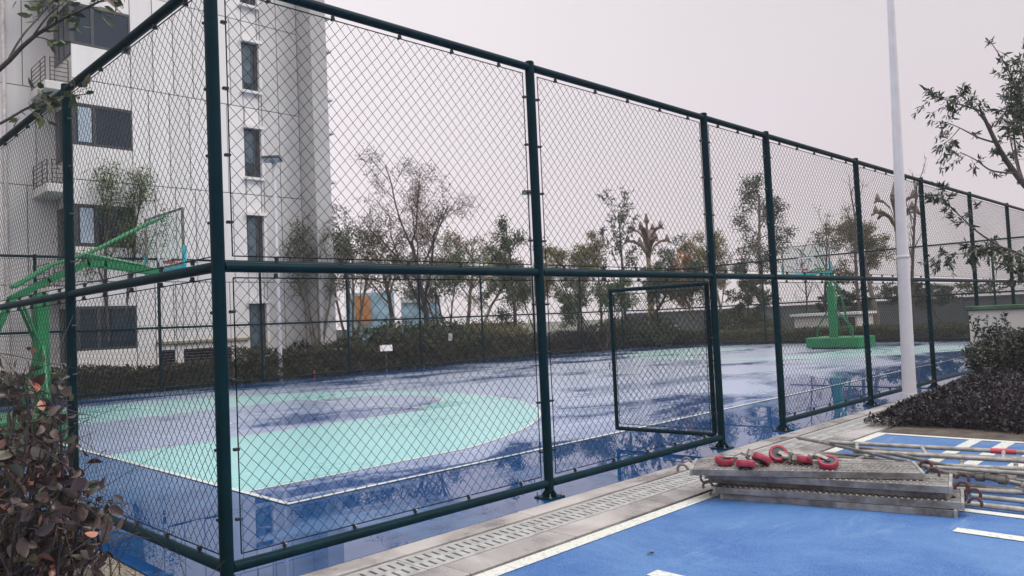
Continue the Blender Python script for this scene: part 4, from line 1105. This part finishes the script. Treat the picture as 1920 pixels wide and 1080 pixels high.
# ------------------------------------------------------------------ left side: overhanging branches and the big-leaved bush
tb = at_depth(-420, 900, 4.2); tb[2] = 0.0
tk = [tb, at_depth(-330, 500, 4.1), at_depth(-190, 300, 4.0)]
paths = [
 (PX([(-190, 300, 4.0), (-60, 170, 3.9), (0, 130, 3.85), (55, 75, 3.8), (110, 40, 3.75), (160, 15, 3.7), (205, -5, 3.7)], 3.8), .016, .004, 9),
 (PX([(10, 122, 3.85), (40, 70, 3.9), (75, 30, 4.0), (105, -5, 4.0)], 3.9), .006, .003, 14),
 (PX([(60, 70, 3.8), (90, 30, 3.7), (120, 5, 3.6)], 3.8), .005, .002, 14),
 (PX([(-190, 300, 4.0), (-50, 250, 3.8), (0, 232, 3.75), (60, 198, 3.7), (110, 183, 3.65), (168, 176, 3.6)], 3.7), .010, .002, 12),
 (PX([(105, 40, 3.75), (108, 20, 3.7), (112, -10, 3.7)], 3.7), .004, .002, 10),
]
leafy_tree('tree', 'thin leafy branches overhanging from the top left edge', tb, paths, 'leaf_branch', .058, 82, 'bark', .10, 4, .35, asp=.45, trunk=(tk, [.06, .05, .03]))

rg = np.random.default_rng(91)
bb_ = np.array([-1.35, 0.35, 0.0])
t = root('bush', 'big dark maroon-leaved bush in the lower left corner, outside the side fence', 'bush', bb_)
m = MB(); PV = []; DV = []
ends = []
for u, v in [(20, 690), (55, 680), (85, 705), (120, 730), (30, 760), (75, 780), (130, 800), (10, 830), (60, 850), (110, 860), (150, 905), (185, 930),
             (40, 930), (95, 950), (140, 980), (195, 970), (20, 1010), (70, 1030), (120, 1060), (175, 1030), (10, 1090), (60, 1110), (-40, 700), (-30, 800), (-40, 900),
             (-30, 1000), (100, 1000), (45, 720), (105, 755), (90, 820), (130, 930), (170, 960), (60, 900), (20, 880), (-60, 740), (-80, 860), (-80, 980)]:
    for rep in range(2):
        ends.append(at_depth(u+rg.normal(0, 10), v+rg.normal(0, 12), rg.uniform(3.3, 4.5)))
for e_ in ends:
    if e_[2] < .12: e_[2] = .12+rg.uniform(0, .15)
    b = np.array([e_[0]*.5+bb_[0]*.5+rg.normal(0, .12), e_[1]*.5+bb_[1]*.5+rg.normal(0, .15), 0.0])
    md = b*.45+e_*.55+np.array([rg.normal(0, .06), rg.normal(0, .06), .10])
    m.tube([b, b*.7+md*.3+rg.normal(0, .02, 3), md, md*.4+e_*.6+rg.normal(0, .02, 3), e_], [.012, .010, .007, .005, .002], 5)
    for j in range(rg.integers(15, 23)):
        q = rg.uniform(.35, 1.05); p_ = (md+(e_-md)*(q-.4)/.6 if q > .4 else b+(md-b)*q/.4)+rg.normal(0, .035, 3)
        PV.append(p_); DV.append(rg.normal(0, .7, 3)+(e_-b)*.3)
    for j in range(3):                                   # fine bare twigs
        q = md+(e_-md)*rg.uniform(0, 1); m.tube([q, q+rg.normal(0, .12, 3), q+rg.normal(0, .2, 3)], [.003, .0022, .001], 3)
for _ in range(260):                                      # thin tangled stems low down
    b = np.array([rg.uniform(-2.3, -.55), rg.uniform(-.9, 1.6), .0]); e_ = b+np.array([rg.normal(0, .18), rg.normal(0, .18), rg.uniform(.2, .65)])
    m.tube([b, (b+e_)/2+rg.normal(0, .05, 3), e_], [.004, .003, .0015], 3)
part('stem', m, M['bark_dark'], t, True)
PV, DV = np.array(PV), np.array(DV); n = len(PV)
PV[:, 2] = np.maximum(PV[:, 2], .05)
d = DV; d /= np.linalg.norm(d, axis=1)[:, None]
u = np.cross(d, rg.normal(0, 1, (n, 3))); u /= np.linalg.norm(u, axis=1)[:, None]; w = np.cross(d, u)
s = (.068*rg.uniform(.5, 1.3, n))[:, None]; prof = [(0, 0), (.12, .16), (.32, .27), (.55, .29), (.78, .20), (.93, .08), (1, 0)]
rows = []
for a_, hw_ in prof: rows += [PV+d*s*a_+u*s*hw_+w*s*(hw_*.45-a_*a_*.22), PV+d*s*a_-w*s*a_*a_*.22, PV+d*s*a_-u*s*hw_+w*s*(hw_*.45-a_*a_*.22)]
V = np.stack(rows, 1).reshape(-1, 3); i = np.arange(n)*len(rows); F = []
for r_ in range(len(prof)-1):
    for c_ in (0, 1): F.append(np.stack([i+r_*3+c_, i+r_*3+c_+1, i+(r_+1)*3+c_+1, i+(r_+1)*3+c_], 1))
me = big_mesh('foliage', V, np.concatenate(F), M['leaf_bush'], bb_); me.polygons.foreach_set('use_smooth', np.ones(len(me.polygons), bool))
part('foliage', me, None, t)
# ------------------------------------------------------------------ scaffold planks, casters, tubes
PL, PW, PH = 1.74, 0.50, 0.050
def mk_plank_meshes():
    m = MB()
    m.span((0, 0, 0), (PL, .018, PH)); m.span((0, PW-.018, 0), (PL, PW, PH)); m.span((0.002, .0181, PH-.014), (PL-.002, PW-.0181, PH-.003))
    for y in (.1, .2, .3, .4): m.span((.02, y-.018, PH-.013), (PL-.02, y+.018, PH-.0005))
    for y in (.16, .33): m.span((.002, y-.01, .004), (PL-.002, y+.01, PH-.0145))
    deck = m.mesh('deck', M['plank'])
    m = MB()
    for r_ in range(8):
        for c_ in range(38):
            x, y = .06+c_*.0435+(.02 if r_ % 2 else 0), .05+r_*.057
            if x > PL-.05: continue
            V = [(x-.011, y-.008, PH-.004), (x+.011, y-.008, PH-.004), (x+.011, y+.008, PH-.004), (x-.011, y+.008, PH-.004), (x-.005, y-.004, PH+.004), (x+.005, y-.004, PH+.004), (x+.005, y+.004, PH+.004), (x-.005, y+.004, PH+.004)]
            m.add(V, [(4, 5, 6, 7), (0, 1, 5, 4), (1, 2, 6, 5), (2, 3, 7, 6), (3, 0, 4, 7)])
    studs = m.mesh('grip_studs', M['galv_pale'])
    m = MB(); m.cbox((-.0125, PW/2, PH/2), (.024, PW+.01, PH+.008), .003); cap = m.mesh('end_cap', M['galv_pale'])
    m = MB(); pts = [(-.02, 0, .02)]+[(-.075+.042*math.cos(a), 0, .012+.042*math.sin(a)) for a in np.linspace(.2, math.pi+.5, 9)]
    m.tube(pts, .0115, 8); hook = m.mesh('hook', M['rust_red'], smooth=True)
    m2 = MB(); m2.tube(pts, .0115, 8); hookg = m2.mesh('hook', M['galv'], smooth=True)
    return deck, studs, cap, hook, hookg
DECK, STUDS, CAP, HOOK, HOOKG = mk_plank_meshes()
def plank(label, p0, p1, z, flipped=False, hooks=(1, 1), rust=True, length=None):
    """front edge from p0 (left) to p1 (right) seen from the camera"""
    p0, p1 = np.array(p0), np.array(p1); d = p1-p0; an = math.atan2(d[1], d[0])
    t = root('scaffold_plank', label, 'scaffold plank', (p0[0], p0[1], z), 'scaffold planks in the pile')
    t.rotation_euler = Euler((0, 0, an)); sx = np.linalg.norm(d)/PL
    def ch(nm, me, loc=(0, 0, 0), rot=None, sc=(1, 1, 1), par=t, kind=None):
        o = bpy.data.objects.new(nm, me); COL.objects.link(o); o.parent = par; o.location = loc; o.scale = sc
        if rot: o.rotation_euler = rot
        if kind: o['kind'] = kind
        return o
    dk = ch('deck', DECK, (0, 0, 0) if not flipped else (0, PW, PH), Euler((math.pi, 0, 0)) if flipped else None, (sx, 1, 1))
    if not flipped: ch('grip_studs', STUDS, sc=(sx, 1, 1), kind='stuff')
    ch('end_cap', CAP); ch('end_cap', CAP, (PL*sx+.025, 0, 0))
    hk = HOOK if rust else HOOKG
    for y in (.09, PW-.09):
        if hooks[0]: ch('hook', HOOKG if rust else hk, (-.02, y, .02 if not flipped else .03), Euler((math.pi, 0, 0)) if flipped else None)
        if hooks[1]: ch('hook', hk, (PL*sx+.02, y, .02), Euler((math.pi if flipped else 0, 0, math.pi)))
    return t
plank('lowest scaffold plank lying on the blue road at the bottom of the pile', (3.80, -1.30), (4.20, -2.98), .000, True, (1, 0))
plank('second scaffold plank from the bottom of the pile, its right end jutting out', (3.76, -1.26), (4.24, -3.02), .054, False)
plank('middle scaffold plank of the pile, third from the ground', (3.88, -1.16), (4.30, -2.90), .108, True, (1, 1))
plank('second scaffold plank from the top, its hooked end showing at right', (3.78, -1.17), (4.25, -2.94), .162, False)
ptop0, ptop1 = np.array([3.60, -1.14]), np.array([4.38, -2.72])
plank('topmost scaffold plank carrying the red caster wheels', ptop0, ptop1, .218, False)

def caster(label, c, euler, stem):
    t = root('caster_wheel', label, 'caster wheel', c, 'red casters on the planks'); t.rotation_euler = euler
    def ch(nm, m, mat, par=t, sm=False):
        o = bpy.data.objects.new(nm, m.mesh(nm, mat, smooth=sm)); COL.objects.link(o); o.parent = par; return o
    m = MB(); m.lathe([(.056, -.024), (.074, -.028), (.081, -.018), (.081, .018), (.074, .028), (.056, .024), (.053, 0), (.056, -.024)], 24, cap=False); ty = ch('tyre', m, M['wheel_red'], sm=True)
    m = MB(); m.lathe([(.055, -.018), (.055, .018)], 20); m.lathe([(.022, -.030), (.022, .030)], 12); ch('hub', m, M['wheel_hub'], ty)
    m = MB()
    for sz in (-.036, .036): m.cbox((.055, 0, sz), (.105, .034, .005), .001)
    m.cbox((.108, 0, 0), (.006, .05, .078), .001); ch('fork', m, M['galv_pale'])
    m = MB(); m.tube([(.11, 0, 0), (.11+stem, 0, 0)], .017, 10); ch('stem', m, M['galv_pale'], sm=True)
    m = MB(); m.cbox((.118, 0, 0), (.012, .085, .085), .002); ch('top_plate', m, M['galv'])
    m = MB(); m.cbox((.06, .045, .0), (.09, .012, .04), .002, R=np.array(Matrix.Rotation(.5, 3, 'Z'))); ch('brake_pedal', m, M['galv_pale'])
    return t
ZT = .27
cs = [((1358, 864), (.15, .12, .6), 'leftmost red caster wheel, lying flat on the top plank'),
      ((1398, 871), (.10, .25, 1.5), 'second red caster from the left, fork pointing up and away'),
      ((1428, 866), (.55, -.25, 2.5), 'third red caster from the left, leaning on its neighbour'),
      ((1460, 859), (.75, .35, -.6), 'fourth red caster from the left, tilted on its edge'),
      ((1507, 862), (.20, -.15, 2.9), 'fifth red caster from the left, nearly flat'),
      ((1553, 870), (-.35, -.25, 2.2), 'rightmost red caster wheel on the top plank')]
for (u, v), eu, lab in cs:
    q = on_z(u, v, ZT+.035); tilt = max(abs(eu[0]), abs(eu[1]))
    q[2] = ZT+.024+.075*math.sin(tilt)*.9; caster(lab, q, Euler((eu[0], eu[1], eu[2]-.8)), .07)

def W2(u, v, z): return on_z(u, v, z)
def tubes(name, label, cat, items, group):
    b = np.mean([np.concatenate([p for p in it[1]]).reshape(-1, 3).mean(0) for it in items], 0); b[2] = 0
    t = root(name, label, cat, b, group)
    for nm, pts, r, mat in items:
        m = MB(); m.tube(pts, r, 10); part(nm, m, M[mat], t, True)
    return t
RT = .021
def frame_on(label, a0, a1, b0, b1, za, zb, bars, mat, extra=(), red=False):
    A0, A1, B0, B1 = W2(*a0, za), W2(*a1, za), W2(*b0, zb), W2(*b1, zb)
    it = [('upright', [A0, A1], RT, mat), ('upright', [B0, B1], RT, mat)]
    for s in bars: it.append(('crossbar', [A0+(A1-A0)*s[0], B0+(B1-B0)*s[1]], RT*.85, mat))
    t = tubes('scaffold_section', label, 'scaffolding', it, 'dismantled scaffold frames')
    if red:
        dd = (A1-A0)/np.linalg.norm(A1-A0)
        m = MB(); e_ = A0+(A1-A0)*red; m.tube([e_, e_+dd*.20], RT*1.25, 10); part('painted_end', m, M['pink_paint'], t, True)
    return t
frame_on('uppermost scaffold frame, long pale tubes with a red-painted end', (1555, 829), (2010, 853), (1600, 846), (2020, 870), .20, .17, [(.13, .02), (.42, .36), (.75, .70), (.98, .97)], 'galv_pale', red=.70)
frame_on('scaffold frame in the middle of the tangle with short rungs', (1580, 864), (2010, 884), (1640, 848), (2020, 866), .12, .12, [(.05, .0), (.31, .19), (.55, .46), (.78, .72), (.92, .9)], 'galv_pale')
frame_on('lowest scaffold frame at right, smooth bright tubes beside the planks', (1790, 917), (2080, 931), (1805, 943), (2080, 974), .05, .03, [(.5, .48), (.95, .93)], 'galv_pale')
frame_on('scaffold frame half buried behind the planks', (1535, 853), (1990, 905), (1480, 876), (1960, 925), .06, .06, [(.10, .06), (.5, .5), (.9, .9)], 'galv')
sing = [('long diagonal brace tube crossing over the scaffold frames', [(1494, 820, .12), (1580, 838, .18), (1690, 863, .22), (1800, 893, .20)], .016, 'galv'),
        ('thin brace tube under the diagonal one', [(1498, 822, .06), (1650, 846, .16), (1790, 876, .19), (1930, 890, .19)], .016, 'galv'),
        ('bright loose tube nearest the planks, along the light stripe', [(1822, 930, .04), (2080, 956, .04)], .02, 'galv_pale'),
        ('pale tube lying flat behind the casters', [(1560, 862, .10), (1700, 868, .16)], .018, 'galv_pale'),
        ('short dark tube poking out behind the pale tube', [(1528, 850, .05), (1640, 855, .05)], .02, 'galv'),
        ('dirty tube lying low under the uppermost frame', [(1640, 843, .10), (2000, 872, .10)], .019, 'galv'),
        ('slim pale tube just above the hooked plank end', [(1700, 872, .20), (2000, 893, .20)], .016, 'galv_pale'),
        ('dark tube in the gap beside the coupler pin tube', [(1745, 884, .06), (2040, 915, .06)], .02, 'galv'),
        ('bent grey brace tube lying flat near the back edge', [(1600, 838, .04), (1720, 850, .05), (1990, 862, .04)], .014, 'galv'),
        ('dull slim rod between the frame rungs', [(1620, 858, .15), (1870, 884, .15)], .012, 'galv'),
        ('thick coupler pin tube ending at the right edge', [(1775, 884, .16), (1892, 901, .13)], .024, 'galv')]
for lab, pts, r, mt in sing:
    P_ = [W2(*q) for q in pts]; b = np.mean(P_, 0); b[2] = 0
    t = root('scaffold_tube', lab, 'scaffold tube', b, 'loose scaffold tubes')
    m = MB(); m.tube(P_, r, 10); part('tube', m, M[mt], t, True)
    if 'coupler' in lab or 'diagonal' in lab:
        for s in (.55, .9):
            e_ = P_[-2]+(P_[-1]-P_[-2])*s; m = MB(); m.lathe([(r*1.7, -.03), (r*1.7, .03)], 10, R=np.array((Matrix.Rotation(math.pi/2, 3, 'X'))), c=e_); part('coupler', m, M['galv'], t, True)
# second stub with a pin hole next to the coupler tube
P_ = [W2(1845, 893, .11), W2(1916, 908, .09)]; t = root('scaffold_tube', 'stubby pinned joint tube at the right edge of the pile', 'scaffold tube', (P_[0][0], P_[0][1], 0), 'loose scaffold tubes')
m = MB(); m.tube(P_, .018, 10); part('tube', m, M['galv_pale'], t, True)
e_ = P_[0]+(P_[1]-P_[0])*.2; m = MB(); m.tube([e_, e_+(P_[1]-P_[0])*.25], .026, 10); part('collar', m, M['galv'], t, True)

# small hardware left on the road
q = on_z(1217, 1036, .012); t = root('dropped_bolt', 'tiny dark bolt lying alone on the blue road', 'bolt', (q[0], q[1], 0))
m = MB(); m.lathe([(.012, 0), (.012, .012)], 6, c=(q[0], q[1], .001)); part('head', m, M['bolt'], t)
m = MB(); m.tube([(q[0], q[1], .012), (q[0]+.024, q[1]-.02, .010)], .006, 8); part('shank', m, M['clip'], t)

# ------------------------------------------------------------------ damp air
hz = bpy.data.materials.new('damp_air'); hz.use_nodes = True
for n in list(hz.node_tree.nodes): hz.node_tree.nodes.remove(n)
ho = hz.node_tree.nodes.new('ShaderNodeOutputMaterial'); hv_ = hz.node_tree.nodes.new('ShaderNodeVolumePrincipled')
hv_.inputs['Color'].default_value = (0.985, 0.975, 1.0, 1); hv_.inputs['Density'].default_value = 0.0013; hv_.inputs['Anisotropy'].default_value = 0.2
hz.node_tree.links.new(hv_.outputs[0], ho.inputs['Volume'])
m = MB(); m.span((-16, -18, -1.05), (75, 70, 23.6))
o = bpy.data.objects.new('haze', m.mesh('haze', hz)); COL.objects.link(o); o['kind'] = 'stuff'
o['label'] = 'thin damp air over the whole place'
SC.cycles.volume_bounces = 0
